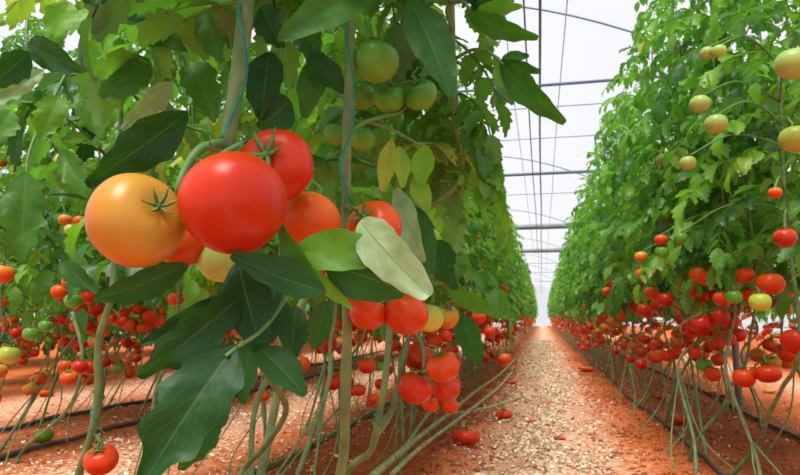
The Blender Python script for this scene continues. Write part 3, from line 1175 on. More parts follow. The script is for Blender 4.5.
# yellowing and pale drooping leaflets right of the stem
part_tube(B_, 'leaf_stalk', [(347, 120, .79), (375, 124, .84), (400, 134, .87), (428, 150, .88)], [.0024, .0022, .002, .0016], M_TRUSS)
hero_leaf(B_, (392, 140, .86), (383, 192, .85), 20, roll=15, L=3, depth=.1, tone=.96)
hero_leaf(B_, (399, 146, .865), (402, 188, .85), 20, roll=-20, L=3, depth=.1, tone=.90)
hero_leaf(B_, (425, 146, .87), (421, 186, .86), 27, roll=10, L=3, depth=.12, tone=.86)
hero_leaf(B_, (414, 178, .87), (428, 212, .86), 22, roll=-12, L=3, depth=.1, tone=.84)
hero_leaf(B_, (396, 188, .86), (424, 262, .80), 30, roll=20, L=4, depth=.12, tone=.35, mat=M_PALE_SHEEN)
hero_leaf(B_, (400, 200, .88), (432, 275, .82), 40, roll=-20, L=4, depth=.2, tone=.30)

# slim plants beside it
D_ = hero_plant('slim tomato plant right of the twined stem, bearing the low red cluster', Vector((-0.44, 1.24, 0)))
part_tube(D_, 'main_stem', [tuple(P(392, 230, .98)), tuple(P(391, 290, .96)), tuple(P(389, 335, .95)), tuple(P(385, 382, .94)), tuple(P(378, 421, .95)), tuple(P(370, 452, .98)), tuple(P(346, 474, 1.02)), (-0.42, 1.16, 0.13), (-0.44, 1.24, -0.01)],
          [.003, .004, .0046, .0048, .005, .0053, .0054, .006, .0065], M_STEM, n=10, knob=0.15, world=True)
part_tube(D_, 'side_stem', [(373, 440, .97), (393, 408, .96), (402, 369, .97), (408, 340, .97), (413, 330, .97), (420, 340, .96), (424, 352, .95), (424, 368, .94)],
          [.005, .005, .0048, .0042, .0036, .0032, .0028, .0026], M_STEM, n=8)
E_ = hero_plant('leaning tomato vine with stems laid along the soil left of the aisle', Vector(gnd(352, 500)))
for q, pts in enumerate(([(360, 488), (380, 470), (413, 442), (445, 417), (475, 392), (500, 374), (516, 358)], [(392, 474), (420, 448), (452, 424), (478, 404), (500, 386), (512, 372)],
                         [(428, 432), (452, 415), (486, 408), (520, 398)], [(400, 456), (424, 420), (440, 400), (447, 385), (462, 360), (466, 330)])):
    w = []
    for k, (x, y) in enumerate(pts):
        g = gnd(x, y + 14)
        v = (g - CAM) * (0.93 if q != 2 else 0.97) + CAM
        pr = proj(v)
        w.append(P(x, y, pr[2]))
    if q == 0: w = [Vector(E_.location) + Vector((0, 0, -0.005))] + w
    part_tube(E_, 'main_stem' if q == 0 else 'side_stem', w, [.0150 - .0013 * k for k in range(len(w))] if q == 0 else .0075, M_VINE, n=8, world=True, knob=0.2)

# light leaves at the right edge of the left rows
Gp = hero_plant('tomato plant reaching lobed leaves out over the aisle from the left', Vector((-0.52, 1.02, 0)))
part_tube(Gp, 'main_stem', [(-0.52, 1.02, -0.01), (-0.47, 1.05, 0.3), (-0.40, 1.10, 0.62), tuple(P(452, 190, 1.12)), tuple(P(455, 120, 1.05)), tuple(P(452, 40, .98)), tuple(P(450, -60, .95))],
          [.008, .0075, .007, .006, .006, .0055, .005], M_STEM, world=True, n=10)
part_tube(Gp, 'leaf_stalk', [(453, 60, 1.0), (472, 50, .94), (488, 52, .90), (503, 64, .87)], [.003, .0026, .0022, .0018], M_TRUSS)
part_tube(Gp, 'leaf_stalk', [(452, 30, .97), (447, 8, .93), (462, 2, .90), (470, 10, .89)], [.003, .0026, .0022, .0018], M_TRUSS)
hero_leaf(Gp, (500, 60, .88), (565, 123, .84), 34, roll=24, L=4, depth=.2, tone=.36, fold=.3, droop=.4)
hero_leaf(Gp, (503, 62, .88), (541, 72, .86), 15, roll=10, L=3, depth=.15, tone=.36)
hero_leaf(Gp, (502, 58, .88), (529, 56, .87), 13, roll=-10, L=3, depth=.15, tone=.40)
hero_leaf(Gp, (498, 62, .89), (512, 92, .88), 24, roll=10, L=3, depth=.2, tone=.66)
hero_leaf(Gp, (468, 14, .90), (538, 38, .86), 30, roll=24, L=4, depth=.3, tone=.44, fold=.3)
hero_leaf(Gp, (478, 8, .90), (522, 6, .88), 18, roll=14, L=3, depth=.25, tone=.62)
for b, t, w, rl, tn in (((448, 290, 1.12), (518, 318, 1.06), 26, 22, .66), ((462, 316, 1.12), (480, 364, 1.08), 36, 14, .34), ((438, 240, 1.1), (455, 290, 1.05), 34, 12, .26)):
    hero_leaf(Gp, b, t, w, roll=rl, L=4, depth=.45, tone=tn, fold=.28, wave=.10)
rr = random.Random(41)
for k in range(26):       # its own leaves facing the aisle, each a leaf of its own
    z = 0.60 + 0.72 * (k + rr.random()) / 26
    q = P(452, 120, 1.05)
    bx, by = q.x + rr.uniform(-.04, .02), q.y + rr.uniform(-.02, .10)
    for tr in range(6):
        lf = compound_leaf((bx, by, z), rr.uniform(-1.0, 0.9), rr.uniform(-.2, .6), rr.uniform(.13, .19), rr, NEAR_T, min(.84, max(.2, rr.gauss(.56, .14))), droop=1.1)
        if not blocked(lf.verts(), KEEP_LEAF[:0] + [(518, -20, 650, 320, 99)]): break
    else:
        continue
    lf.V = [lf.verts() - np.array(Gp.location)]
    link('leaf', lf.mesh('leaf', M_LEAF), Gp)

# left edge plant with slanting stem
H_ = hero_plant('tomato plant at left with slanting green stem and a red tomato at its foot', Vector(P(66, 545, 1.05)))
H_.location.z = 0
part_tube(H_, 'main_stem', [tuple(P(122, 60, 1.12)), tuple(P(120, 150, 1.08)), tuple(P(116, 240, 1.04)), tuple(P(111, 297, 1.0)), tuple(P(99, 340, 1.0)), tuple(P(98, 392, 1.0)), tuple(P(91, 437, 1.0)), tuple(P(78, 477, 1.01)), tuple(P(70, 520, 1.03)), tuple(H_.location)],
          [.003, .004, .0045, .005, .0058, .0058, .006, .0064, .0068, .007], M_STEM, n=10, knob=0.2, world=True)
part_tube(H_, 'fruit_truss', [(91, 433, 1.0), (98, 437, .995), (101, 444, .99)], .0026, M_TRUSS)
part_tube(H_, 'leaf_stalk', [(122, 80, 1.1), (80, 60, .98), (48, 110, .92), (30, 150, .88), (26, 178, .86)], [.003, .0028, .0024, .002, .0016], M_TRUSS)
for b, t, w, rl, dp, tn, mt in (((26, 172, .86), (23, 264, .84), 50, 12, .36, .50, None), ((44, 70, .84), (-12, 108, .82), 26, 20, .3, .30, M_PALE_SHEEN), ((172, 82, .80), (122, 130, .78), 30, -18, .3, .34, M_PALE_SHEEN),
                            ((28, 44, .80), (84, 70, .78), 34, 14, .1, .28, None), ((30, 52, .8), (-14, 88, .78), 34, -12, .2, .14, None), ((70, 2, .82), (50, 46, .8), 36, 14, .2, .72, None),
                            ((96, 4, .84), (110, 62, .82), 46, -10, .25, .76, None), ((150, 60, .82), (102, 98, .8), 46, 16, .2, .42, None), ((160, 4, .78), (112, 24, .74), 32, 20, .15, .26, None),
                            ((140, 24, .8), (186, 52, .78), 30, -18, .2, .44, None), ((180, 30, .82), (140, 44, .8), 24, 10, .12, .30, None), ((205, 10, .78), (222, 62, .76), 40, 12, .25, .5, None),
                            ((262, 6, .78), (282, 48, .76), 40, 12, .25, .22, None), ((190, 62, .84), (216, 120, .8), 44, -10, .25, .46, None), ((60, 96, .9), (40, 140, .88), 36, 14, .3, .66, None),
                            ((82, 90, .92), (104, 140, .9), 40, -14, .3, .56, None), ((300, 20, .82), (322, 62, .8), 36, 14, .25, .42, None), ((10, 110, .9), (-8, 150, .88), 36, 14, .3, .56, None),
                            ((62, 150, .98), (90, 200, .96), 30, 14, .3, .5, None), ((60, 262, .96), (98, 292, .95), 24, 10, .3, .36, None), ((50, 270, .96), (34, 304, .95), 22, 10, .3, .44, None)):
    hero_leaf(H_, b, t, w * 1.08, roll=rl, L=5, depth=dp * 1.3 + .12, tone=tn, fold=.25, mat=mt, wave=.11)
I_ = hero_plant('thin curved tomato vine at lower left rising over the hoses', gnd(16, 462))
w = []
for (x, y, k) in ((19, 457, 1.0), (30, 443, .985), (62, 416, .95), (78, 388, .92), (82, 350, .92), (72, 312, .93)):
    g = gnd(19, 460)
    w.append(P(x, y, proj(g)[2] * k))
part_tube(I_, 'main_stem', [tuple(I_.location)] + w, .0065, M_STEM, world=True, knob=0.2)

# slanting bare stems of the right row
RIGHT = []
for q, (pts, d0, d1, r0, lab) in enumerate((
        ([(800, 344), (782, 388), (768, 417), (759, 443), (742, 464), (727, 478)], 1.82, 2.16, .0085, 'tomato plant with thick bare slanting stem at the lower right corner'),
        ([(756, 286), (750, 337), (746, 362), (733, 383), (722, 408), (708, 425), (694, 446), (689, 463)], 2.2, 2.40, .0078, 'tomato plant whose bare stem slants between the two right drip hoses'),
        ([(724, 250), (719, 291), (707, 327), (682, 373), (672, 397), (664, 431)], 2.5, 3.0, .0075, 'tomato plant with forked bare stem behind the small fallen tomato at right'),
        ([(690, 268), (688, 315), (676, 350), (660, 380), (645, 404), (640, 413)], 3.2, 3.6, .007, 'tomato plant with thin bare stem left of the forked one at right'))):
    g = gnd(*pts[-1])
    pl = hero_plant(lab, g)
    n = len(pts)
    w = [P(x, y, d0 + (proj(g)[2] - d0) * (k / (n - 1)) ** 0.8) for k, (x, y) in enumerate(pts)]
    top = w[0]
    RIGHT.append((pl, top.copy()))
    w = [top + Vector((0.02, 0.06, 0.85)), top + Vector((0.0, 0.03, 0.4))] + w
    w[-1] = g + Vector((0, 0, -0.005))
    part_tube(pl, 'main_stem', w, [r0 * (.6 + .4 * k / len(w)) for k in range(len(w))], M_STEM, n=8, world=True, knob=0.3)
    if q == 2:
        part_tube(pl, 'side_stem', [w[6], P(676, 352, w[6].length + 0.1), P(690, 318, 2.75), P(700, 285, 2.7)], .005, M_STEM, world=True)
    bag = foliage(random.Random(900 + q), NEAR_T, 0.74, 2.0, 46, 0.245, 0.60, root=(top.x + 0.02, top.y + 0.04), check=True)
    bag.V = [bag.verts() - np.array(g)]
    link('foliage', bag.mesh('tomato_foliage', M_LEAF), pl)

# fill of the near left plants: their own leaves higher up
for q, (pl, x, y, z0, z1, n, tn) in enumerate(((A, P(250, -20, .70).x, P(250, -20, .70).y, 0.86, 1.5, 20, .36), (B_, P(350, 0, .80).x, P(350, 0, .80).y, .80, 1.6, 26, .42),
                                           (D_, P(392, 230, .98).x, P(392, 230, .98).y, .66, 1.7, 30, .44), (Gp, P(452, 120, 1.03).x, P(452, 120, 1.03).y, .70, 1.7, 30, .55),
                                           (H_, P(122, 60, 1.12).x, P(122, 60, 1.12).y, .72, 1.7, 26, .50))):
    bag = foliage(random.Random(700 + q), NEAR_T, z0, z1, int(n * 1.3), 0.215, tn, root=(x, y), check=True)
    if bag.n:
        bag.V = [bag.verts() - np.array(pl.location)]
        link('foliage', bag.mesh('tomato_foliage', M_LEAF), pl)

# teal twines
def twine(pts, wrap, label):
    base = smooth_path(wpath(pts), 14)
    path = []
    for i, p in enumerate(base):
        a = i / len(base) * wrap * 2 * PI
        path.append(np.array(p) + np.array([math.cos(a), math.sin(a), 0]) * 0.0068)
    v, f = tube(path, 0.0009, 5)
    v2, f2 = tube([p + np.array([0.0014, 0.001, 0]) for p in path], 0.0008, 5)
    tag(link('twine', mesh_from('twine', *join([(v, f), (v2, f2)]), [M_TWINE])), label, 'twine', 'teal support twines')


twine([(250, -60, .66), (246, -5, .648), (243, 35, .635), (236, 90, .622), (229, 138, .612)], 1.6, 'teal twine wound on the thick stem above the big red tomato')
twine([(351, -60, .80), (350, 0, .785), (349, 60, .775), (347, 130, .765), (345, 165, .762), (346, 210, .77)], 2.0, 'teal twine along the dark stem beside the green tomatoes')
twine([(99, 395, .99), (95, 415, .985), (91, 432, .985)], 1.5, 'short teal twine tied low on the slanting left stem')
twine([(381, 408, .945), (379, 416, .94), (376, 424, .94)], 2.0, 'short teal tie on the slim stem below the low red cluster')

# ------------------------------------------------------------------ fruit placed one by one
G1, G2, G3, G4, G5 = 'large tomatoes of the foreground truss', 'red tomatoes around the pale leaf', 'low red cluster right of the twined stem', 'green tomatoes high on the twined plant', 'fallen tomatoes on the soil'
GL, GR = 'tomatoes at the left edge', 'tomatoes on the near right plants'
HERO = [
    # px, py, diameter px, depth, colour, axis in camera terms (right, up, towards), label, group, shape, calyx
    (136, 221, 96, .555, 'orange', (.78, .38, .50), 'large orange-yellow tomato, leftmost of the foreground truss', G1, 0, 0),
    (234, 204, 107, .545, 'red', (-.30, .85, -.5), 'largest glossy red tomato in the middle of the foreground truss', G1, 2, 0),
    (277, 166, 75, .640, 'red', (-.20, .27, .93), 'red tomato behind the largest one, showing its star-shaped green calyx', G1, 1, 0),
    (184, 240, 58, .640, 'red', (-.1, .8, .5), 'red tomato half hidden between the orange one and the largest red one', G1, 0, 0),
    (221, 261, 46, .640, 'pale', (.1, .9, -.3), 'pale yellow-green tomato hidden under the largest red one', G1, 2, 0),
    (309, 222, 63, .690, 'orangered', (.2, .8, -.5), 'smooth orange-red tomato right of the largest one, above the curled leaf', G2, 2, 0),
    (374, 229, 58, .720, 'red', (-.42, .50, .74), 'red tomato behind the pale leaf with dark calyx on its left', G2, 1, 0),
    (358, 283, 54, .720, 'red', (.1, .9, -.4), 'red tomato tucked beneath the pale leaf', G2, 0, 0),
    (368, 314, 38, .800, 'red', (.1, .9, -.2), 'red tomato behind and left of the round one under the pale leaf', G2, 1, 0),
    (406, 315, 45, .800, 'red', (.2, .85, -.4), 'round orange-red tomato just below the tip of the pale leaf', G2, 0, 0),
    (429, 318, 30, .900, 'yellow', (.2, .85, -.4), 'yellow-green tomato peeking behind the round one below the pale leaf', G2, 2, 0),
    (446, 317, 26, .980, 'orange', (.1, .85, .3), 'orange tomato right of the yellow-green one below the pale leaf', G2, 2, 0),
    (330, 262, 52, .74, 'red', (.1, .9, -.3), 'red tomato mostly hidden behind the curled green leaf', G2, 1, 0),
    (415, 388, 36, .960, 'red', (.35, .85, -.2), 'red tomato at the lower left of the low hanging cluster', G3, 0, 0),
    (443, 367, 34, .930, 'red', (-.3, .9, .1), 'red tomato at the upper right of the low hanging cluster', G3, 0, 0),
    (418, 357, 32, .995, 'deep', (.2, .9, -.2), 'deep red tomato at the upper left of the low hanging cluster', G3, 1, 0),
    (446, 389, 29, 1.00, 'red', (-.2, .9, -.2), 'red tomato at the lower right of the low hanging cluster', G3, 0, 0),
    (431, 405, 17, 1.05, 'red', (0, .9, -.2), 'small red tomato under the low hanging cluster, left of its neighbour', G3, 0, 0),
    (450, 406, 18, 1.05, 'red', (0, .9, -.2), 'small red tomato under the low hanging cluster, right of its neighbour', G3, 0, 0),
    (376, 62, 46, .800, 'green', (.1, .9, -.3), 'largest green tomato at the top beside the twined stem', G4, 0, 0),
    (389, 98, 33, .850, 'green', (.1, .9, .3), 'small green tomato directly below the largest green one', G4, 0, 0),
    (420, 95, 35, .850, 'green', (-.3, .8, .4), 'green tomato at the right of the high green group', G4, 1, 0),
    (361, 96, 30, .880, 'green', (.1, .9, -.3), 'half shaded green tomato behind the stem at the left of the high green group', G4, 0, 0),
    (362, 139, 27, .980, 'green', (.1, .9, -.3), 'pale green tomato right of the dark stem below the high green group', G4, 0, 0),
    (335, 135, 25, 1.00, 'green', (.1, .9, -.3), 'pale green tomato left of the dark stem below the high green group', G4, 0, 0),
    (162, 72, 27, 1.30, 'green', (.1, .9, -.3), 'green tomato among the leaves above the dark broad leaf', GL, 0, 0),
    (62, 161, 15, 1.9, 'pale', (.1, .9, -.3), 'pale green tomato high among the left leaves, left of its neighbour', GL, 0, 0),
    (76, 152, 14, 1.95, 'pale', (.1, .9, -.3), 'pale green tomato high among the left leaves, right of its neighbour', GL, 0, 0),
    (65, 220, 13, 2.0, 'orange', (.1, .9, -.3), 'small orange tomato at left above a pale one', GL, 0, 0),
    (80, 222, 14, 2.0, 'orangered', (.1, .9, -.3), 'small orange-red tomato at left beside the orange one', GL, 0, 0),
    (71, 230, 13, 1.9, 'pale', (.1, .9, -.3), 'small pale tomato below the two orange ones at left', GL, 0, 0),
    (73, 283, 21, 1.75, 'red', (.1, .9, -.2), 'bright red tomato at left above a green one', GL, 0, 0),
    (60, 292, 17, 1.85, 'red', (.1, .9, -.2), 'red tomato at left, left of the bright red one', GL, 0, 0),
    (73, 301, 17, 1.8, 'green', (.1, .9, -.2), 'green tomato directly below the bright red one at left', GL, 0, 0),
    (88, 297, 15, 1.9, 'red', (.1, .9, -.2), 'red tomato at left, right of the green one', GL, 0, 0),
    (3, 274, 21, 1.55, 'orangered', (.1, .9, -.2), 'orange-red tomato cut by the left picture edge', GL, 0, 0),
    (9, 355, 21, 1.6, 'yellow', (.1, .9, -.2), 'pale yellow-green tomato at the left edge above the hoses', GL, 0, 0),
    (-2, 371, 18, 1.65, 'orange', (.1, .9, -.2), 'orange tomato below the pale one at the left edge', GL, 0, 0),
    (31, 334, 16, 1.8, 'green', (.1, .9, -.2), 'green tomato at left behind the pale yellow-green one', GL, 0, 0),
    (46, 326, 14, 1.9, 'green', (.1, .9, -.2), 'smaller green tomato at left near the thin curved vine', GL, 0, 0),
    (69, 378, 17, 1.75, 'orangered', (.1, .9, .1), 'orange-red tomato at the tip of the thin curved vine', GL, 0, 0),
    (80, 367, 16, 1.85, 'red', (.1, .9, -.2), 'red tomato behind the orange-red one on the curved vine', GL, 0, 0),
    (90, 368, 16, 1.9, 'red', (.1, .9, -.2), 'red tomato right of the pair on the curved vine', GL, 0, 0),
    (65, 366, 14, 1.95, 'orangered', (.1, .9, -.2), 'small orange tomato left of the group on the curved vine', GL, 0, 0),
    (101, 460, 33, .990, 'red', (0, .85, .35), 'red tomato hanging at the foot of the slanting left stem', GL, 1, 0),
    (793, 64, 34, 1.45, 'pale', (0, .9, -.2), 'large pale green tomato cut by the right edge near the top', GR, 0, 0),
    (795, 139, 30, 1.55, 'yellow', (0, .9, -.2), 'yellow-green tomato cut by the right edge below the green one', GR, 0, 0),
    (700, 104, 20, 1.75, 'pale', (0, .9, -.2), 'pale green tomato high in the right row, above another', GR, 0, 0),
    (716, 124, 22, 1.70, 'pale', (0, .9, -.2), 'pale green tomato high in the right row, below another', GR, 0, 0),
    (707, 53, 14, 1.75, 'pale', (0, .9, -.2), 'pale tomato highest in the right row, left of its neighbour', GR, 0, 0),
    (719, 51, 14, 1.72, 'pale', (0, .9, -.2), 'pale tomato highest in the right row, right of its neighbour', GR, 0, 0),
    (688, 163, 16, 1.85, 'pale', (0, .9, -.2), 'pale green tomato in the middle of the right foliage, lowest of the pale ones', GR, 0, 0),
    (775, 193, 13, 1.40, 'orangered', (0, .9, -.2), 'lone orange tomato in the middle of the right foliage', GR, 0, 0),
    (785, 238, 22, 1.5, 'deep', (0, .9, -.2), 'dark red tomato half under the leaves at right', GR, 0, 0),
    (745, 275, 18, 2.0, 'red', (0, .9, -.2), 'topmost red tomato of the mixed cluster at right', GR, 0, 0),
    (770, 284, 27, 1.95, 'red', (0, .9, -.2), 'large red tomato of the mixed cluster at right, behind a leaf tip', GR, 1, 0),
    (760, 302, 21, 1.80, 'yellow', (0, .9, -.2), 'large yellow-green tomato in front of the mixed cluster at right', GR, 0, 0),
    (734, 297, 16, 1.95, 'green', (0, .9, -.2), 'small green tomato at the left of the mixed cluster at right', GR, 0, 0),
    (722, 299, 17, 2.05, 'red', (0, .9, -.2), 'red tomato left of the small green one in the mixed cluster', GR, 0, 0),
    (748, 295, 17, 2.1, 'red', (0, .9, -.2), 'red tomato between the two green ones in the mixed cluster', GR, 0, 0),
    (734, 283, 15, 2.15, 'pale', (0, .9, -.2), 'pale tomato behind the top of the mixed cluster at right', GR, 0, 0),
    (797, 341, 30, 1.85, 'red', (0, .9, -.2), 'red tomato at the right edge by the thick slanting stem', GR, 0, 0),
    (744, 378, 22, 2.02, 'red', (0, .9, -.2), 'red tomato low on the slanting stem at right, left one of two', GR, 0, 0),
    (768, 374, 25, 1.98, 'red', (0, .9, -.2), 'broad red tomato low on the slanting stem at right, right one of two', GR, 3, 0),
    (704, 365, 16, 2.45, 'green', (0, .9, -.2), 'green tomato low on the right between red ones', GR, 0, 0),
    (713, 374, 17, 2.4, 'red', (0, .9, -.2), 'red tomato just below the low green one at right', GR, 0, 0),
    (718, 360, 14, 2.5, 'red', (0, .9, -.2), 'red tomato just right of the low green one', GR, 0, 0),
    (728, 339, 15, 2.3, 'red', (0, .9, -.2), 'red tomato halfway between the mixed cluster and the low pair', GR, 0, 0),
    (738, 335, 16, 2.35, 'red', (0, .9, -.2), 'red tomato right beside the halfway one below the mixed cluster', GR, 0, 0),
    (690, 290, 18, 2.55, 'red', (0, .9, -.2), 'red tomato left of the forked stem at right, under the leaves', GR, 0, 0),
    (666, 300, 17, 2.65, 'red', (0, .9, -.2), 'red tomato at right, second from the forked stem going left', GR, 0, 0),
    (652, 293, 15, 2.9, 'orangered', (0, .9, -.2), 'orange-red tomato at right, third from the forked stem going left', GR, 0, 0),
    (682, 302, 14, 2.7, 'green', (0, .9, -.2), 'small green tomato at right between red ones near the forked stem', GR, 0, 0),
    (700, 296, 16, 2.7, 'deep', (0, .9, -.2), 'deep red tomato close behind the forked stem at right', GR, 0, 0),
    (675, 353, 15, 2.8, 'red', (0, .9, -.2), 'red tomato low beside the forked stem at right', GR, 0, 0),
    (661, 355, 14, 2.9, 'orangered', (0, .9, -.2), 'orange-red tomato low at right, left of the forked stem', GR, 0, 0),
    (657, 345, 14, 2.95, 'red', (0, .9, -.2), 'red tomato low at right above the orange-red one', GR, 0, 0),
    (662, 252, 14, 2.2, 'green', (0, .9, -.2), 'green tomato in the leaf edge of the right row', GR, 0, 0),
    (661, 240, 13, 2.2, 'orangered', (0, .9, -.2), 'orange-red tomato above the green one in the right leaf edge', GR, 0, 0),
    (641, 257, 13, 2.45, 'orange', (0, .9, -.2), 'yellow-orange tomato left of the green one in the right leaf edge', GR, 0, 0),
    (681, 238, 13, 2.05, 'green', (0, .9, -.2), 'green tomato among leaves above the red ones at right', GR, 0, 0),
    # between the stems in the middle
    (333, 383, 17, 2.0, 'red', (0, .9, -.2), 'lone red tomato hanging left of the twined stem near the ground', None, 0, 0),
    (367, 366, 18, 1.9, 'red', (0, .9, -.2), 'red tomato between the twined stem and the slim stem', None, 0, 0),
    (379, 366, 12, 1.95, 'green', (0, .9, -.2), 'small green tomato just behind the slim stem', None, 0, 0),
    (359, 390, 14, 1.95, 'red', (0, .9, -.2), 'red tomato low between the stems, left of its neighbour', None, 0, 0),
    (373, 399, 13, 1.95, 'red', (0, .9, -.2), 'red tomato low between the stems, right of its neighbour', None, 0, 0),
    (381, 384, 13, 2.0, 'red', (0, .9, -.2), 'red tomato half behind the slim stem', None, 0, 0),
    (300, 364, 20, 1.7, 'red', (0, .9, -.2), 'red tomato behind the dark leaf tip, larger of the pair', None, 0, 0),
    (289, 358, 15, 1.9, 'red', (0, .9, -.2), 'red tomato behind the dark leaf, smaller of the pair', None, 0, 0),
    (262, 396, 16, 2.0, 'orangered', (0, .9, -.2), 'flattish orange-red tomato low behind the drooping dark leaf', None, 3, 0),
    (308, 321, 13, 1.9, 'orangered', (0, .9, -.2), 'small orange tomato behind the curled leaf left of the twined stem', None, 0, 0),
    (176, 299, 16, 1.9, 'red', (0, .9, -.2), 'red tomato just below the orange-yellow one, farther back', None, 0, 0),
    (461, 299, 15, 1.7, 'red', (0, .9, -.2), 'red tomato above the orange one right of the pale leaf', None, 0, 0),
    (479, 317, 15, 1.75, 'red', (0, .9, -.2), 'red tomato beside the drooping light leaf near the aisle', None, 0, 0),
    (475, 307, 13, 1.85, 'red', (0, .9, -.2), 'red tomato just above the one by the drooping light leaf', None, 0, 0),
    (505, 359, 14, 2.3, 'orangered', (0, .9, -.2), 'orange-red tomato at the aisle edge above the laid stems', None, 0, 0),
    (490, 332, 13, 2.2, 'red', (0, .9, -.2), 'red tomato just left of the aisle under the light leaf', None, 0, 0),
    (450, 232, 13, 1.5, 'orangered', (0, .9, -.2), 'orange-red tomato among the left row leaves above the aisle', None, 0, 0),
]
for i, (px, py, dia, d, col, ax, lab, grp, shp, cal) in enumerate(HERO):
    r = dia / 2 * d / FPX
    axw = CR * ax[0] + CU * ax[1] - CF * ax[2]
    pos = P(px, py, d)
    big = dia > 26
    tomato(pos, r, col, axw, lab, grp, shape=shp, res=0 if big else 1, parts=dia >= 14, cal=cal, spin=rng.random() * 6, cs=0.55 if i == 0 else 1.0,
           stalk=(i not in (0, 2)))
    HERO_F.append((pos, r))
    if grp is GR and py < 262:     # fruit high in the leaves hangs on a truss from its plant's stem
        pl, top = min(RIGHT, key=lambda q: (Vector((q[1].x, q[1].y, 0)) - Vector((pos.x, pos.y, 0))).length)
        e = pos + Vector((0, 0, r * 0.8))
        st = Vector((top.x + 0.01, top.y + 0.04, max(e.z + 0.05, top.z)))
        md = st.lerp(e, 0.6) + Vector((0, 0, 0.05))
        part_tube(pl, 'fruit_truss', [st, st.lerp(md, .5) + Vector((0, 0, .015)), md, e], [.0034, .003, .0028, .0022], M_TRUSS, n=6, world=True)

# fallen ones rest on the soil
for (px, py, dia, col, shp, zs, lab) in (
        (466, 443, 27, 'red', 3, .85, 'ribbed red tomato lying on the soil left of the aisle'),
        (504, 413, 17, 'red', 1, .8, 'fallen red tomato by the ends of the laid stems'),
        (531, 418, 13, 'red', 3, .45, 'squashed red tomato on the litter right of the fallen one'),
        (545, 399, 13, 'orangered', 3, .40, 'squashed orange-red tomato in the aisle litter, further back'),
        (560, 432, 15, 'red', 3, .35, 'squashed red tomato in the middle of the aisle, nearest one'),
        (586, 367, 15, 'orangered', 3, .55, 'fallen orange tomato at the right edge of the aisle'),
        (510, 379, 16, 'orangered', 3, .45, 'fallen orange-red tomato at the left edge of the aisle'),
        (680, 421, 16, 'red', 1, .9, 'small red tomato on the soil beside the right drip hose'),
        (44, 436, 17, 'green', 0, .85, 'green tomato lying by the hose at lower left'),
        (720, 390, 20, 'orangered', 3, .5, 'fallen orange-red tomato behind the right slanting stems'),
        (770, 389, 13, 'orange', 3, .6, 'fallen orange tomato below the broad red one at right'),
        (46, 391, 15, 'red', 3, .6, 'fallen red tomato on the soil far left'),
        (664, 395, 14, 'red', 3, .5, 'fallen red tomato near the foot of the forked stem')):
    g = gnd(px, py + dia * 0.35)
    d = proj(g)[2]
    r = dia / 2 * d / FPX
    hz = {0: .90, 1: .86, 3: .74}[shp]
    pos = g + Vector((0, 0, r * hz * zs - 0.002))
    tomato(pos, r, col, (rng.uniform(-.15, .15), rng.uniform(-.15, .15), 1), lab, G5, shape=shp, res=1, parts=dia >= 15, stalk=False, spin=rng.random() * 6, scale=(1, 1, zs))
    HERO_F.append((pos, r))

# ------------------------------------------------------------------ fruit of the rows: the largest ones in view one by one, the rest as a mass
bpy.context.view_layer.update()
dg = bpy.context.evaluated_depsgraph_get()
keep = []
HB = [(proj(p), r) for p, r in HERO_F]
for c in CAND:
    pos, r = c[0], c[1]
    if any((pos - p).length < r + r2 for p, r2 in HERO_F): continue
    px, py, d = proj(pos)
    if d < 0.5: continue
    rp = r / d * FPX
    if any(d < hd + r2 and math.hypot(px - hx, py - hy) < rp + r2 / hd * FPX * .8 for ((hx, hy, hd), r2) in HB): continue
    vis = 0
    if -rp < px < 800 + rp and -rp < py < 475 + rp:
        for dx, dy in ((0, 0), (.6, 0), (-.6, 0), (0, .6), (0, -.6)):
            tgt = pos + (CR * dx + CU * dy) * r
            dv = tgt - CAM
            L = dv.length
            hit, loc, *_ = SC.ray_cast(dg, CAM, dv / L, distance=L - r)
            if not hit: vis += 1
    c.append(vis * rp * rp)
    c.append(rp)
    keep.append(c)
keep.sort(key=lambda c: -c[6])
BUDGET = 298 - len(HERO_F)
single, rest = keep[:BUDGET], keep[BUDGET:]
CN = {'red': 'red', 'deep': 'deep red', 'orangered': 'orange-red', 'orange': 'orange', 'yellow': 'yellow-green', 'pale': 'pale', 'green': 'green'}
NEARN = {1: 12, 2: 8, 3: 12, 4: 8, 5: 8, 6: 6, 7: 0, 8: 0, 9: 0}
ROWN[9] = 'distant left rows'
byplant = {}
for c in single:
    byplant.setdefault((c[4], c[5]), []).append(c)
for (row, i), lst in byplant.items():
    lst.sort(key=lambda c: -c[0].z)
    for k, (pos, r, col, ax, _, _, sc, rp) in enumerate(lst):
        if i < NEARN[row]:
            if len(lst) == 1: place = 'alone'
            elif k == 0: place = 'topmost'
            elif k == len(lst) - 1: place = 'lowest'
            else: place = f'{ORD[k]} from top'
            lab = f'{CN[col]} tomato {place} on {ORD[i]} straight plant, {ROWN[row]}'
            grp = f'tomatoes on the near plants of the {ROWN[row]}'
        else:
            lab = f'small {CN[col]} tomato hanging far along the {ROWN[row]}'
            grp = f'{CN[col]} tomatoes far along the {ROWN[row]}'
        tomato(pos, r, col, ax, lab, grp, shape=rng.randrange(3), res=1 if rp > 5 else 2, parts=rp > 6.5, stalk=False, spin=rng.random() * 6)
V, F, FMI = [], [], []
cols = list(FM)
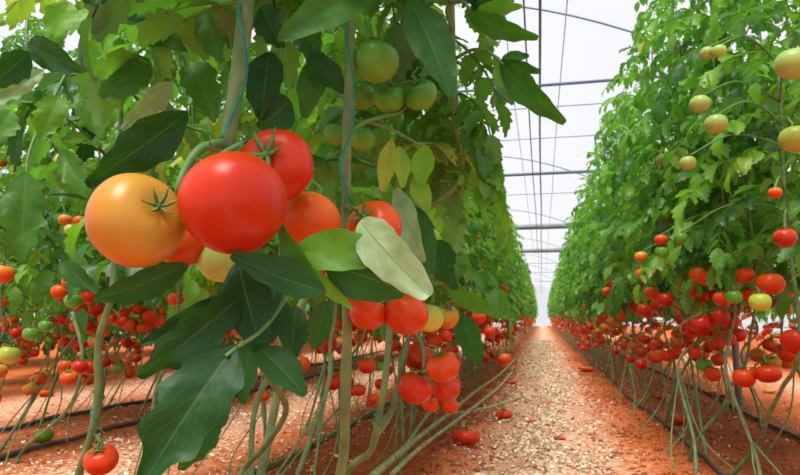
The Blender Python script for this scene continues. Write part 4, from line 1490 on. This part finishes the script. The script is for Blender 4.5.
v0, f0 = fruit_geo(12, 8, 5, 0.01, 4, .88)
for pos, r, col, ax, *_ in rest:
    o = len(V)
    V += [tuple(pos + Vector(q) * r) for q in v0]
    F += [tuple(i + o for i in q) for q in f0]
    FMI += [cols.index(col)] * len(f0)
flat = {}
for k in cols:      # plain colours for the small mass of fruit
    base = {'red': (0.70, 0.042, 0.006), 'deep': (0.56, 0.018, 0.005), 'orangered': (0.80, 0.085, 0.014), 'orange': (0.80, 0.25, 0.025), 'yellow': (0.5, 0.45, 0.07), 'pale': (0.6, 0.5, 0.2), 'green': (0.27, 0.38, 0.05)}[k]
    flat[k] = plain('far_tomato_' + k, base, 0.3, noise=0.12, scale=4)
if V:
    me = mesh_from('far_tomatoes', V, F, [flat[k] for k in cols], fmat=FMI)
    tag(link('small_tomatoes', me), 'mass of small red tomatoes hanging deep in the rows and far down the aisle', 'tomatoes', kind='stuff')
open('/tmp/stats.txt', 'w').write(str(('plants', len(PLANTS), 'vis', sum(1 for c in keep if c[6] > 0), 'hero', len(HERO_F))))
print('CAND', len(CAND), 'keep', len(keep), 'single', len(single), 'visible', sum(1 for c in keep if c[6] > 0), 'plants', len(PLANTS))

# ------------------------------------------------------------------ light
w = bpy.data.worlds.new('world')
SC.world = w
w.use_nodes = True
nt = w.node_tree
bg = nt.nodes['Background']
bg.inputs[0].default_value = (0.97, 0.98, 1.0, 1)
bg.inputs[1].default_value = 0.95
sd = bpy.data.lights.new('sun', 'SUN')
sd.energy = 5.3
sd.angle = math.radians(28)
sd.color = (1.0, 0.98, 0.94)
so = bpy.data.objects.new('sun', sd)
C.objects.link(so)
so.rotation_euler = Vector((0.12, 0.42, -1.0)).to_track_quat('-Z', 'Y').to_euler()

SC.view_settings.view_transform = 'Standard'
SC.view_settings.look = 'None'
SC.view_settings.gamma = 1
SC.view_settings.exposure = 0.08
SC.view_settings.use_curve_mapping = False
SC.cycles.max_bounces = 8
SC.cycles.diffuse_bounces = 4
SC.cycles.transparent_max_bounces = 12
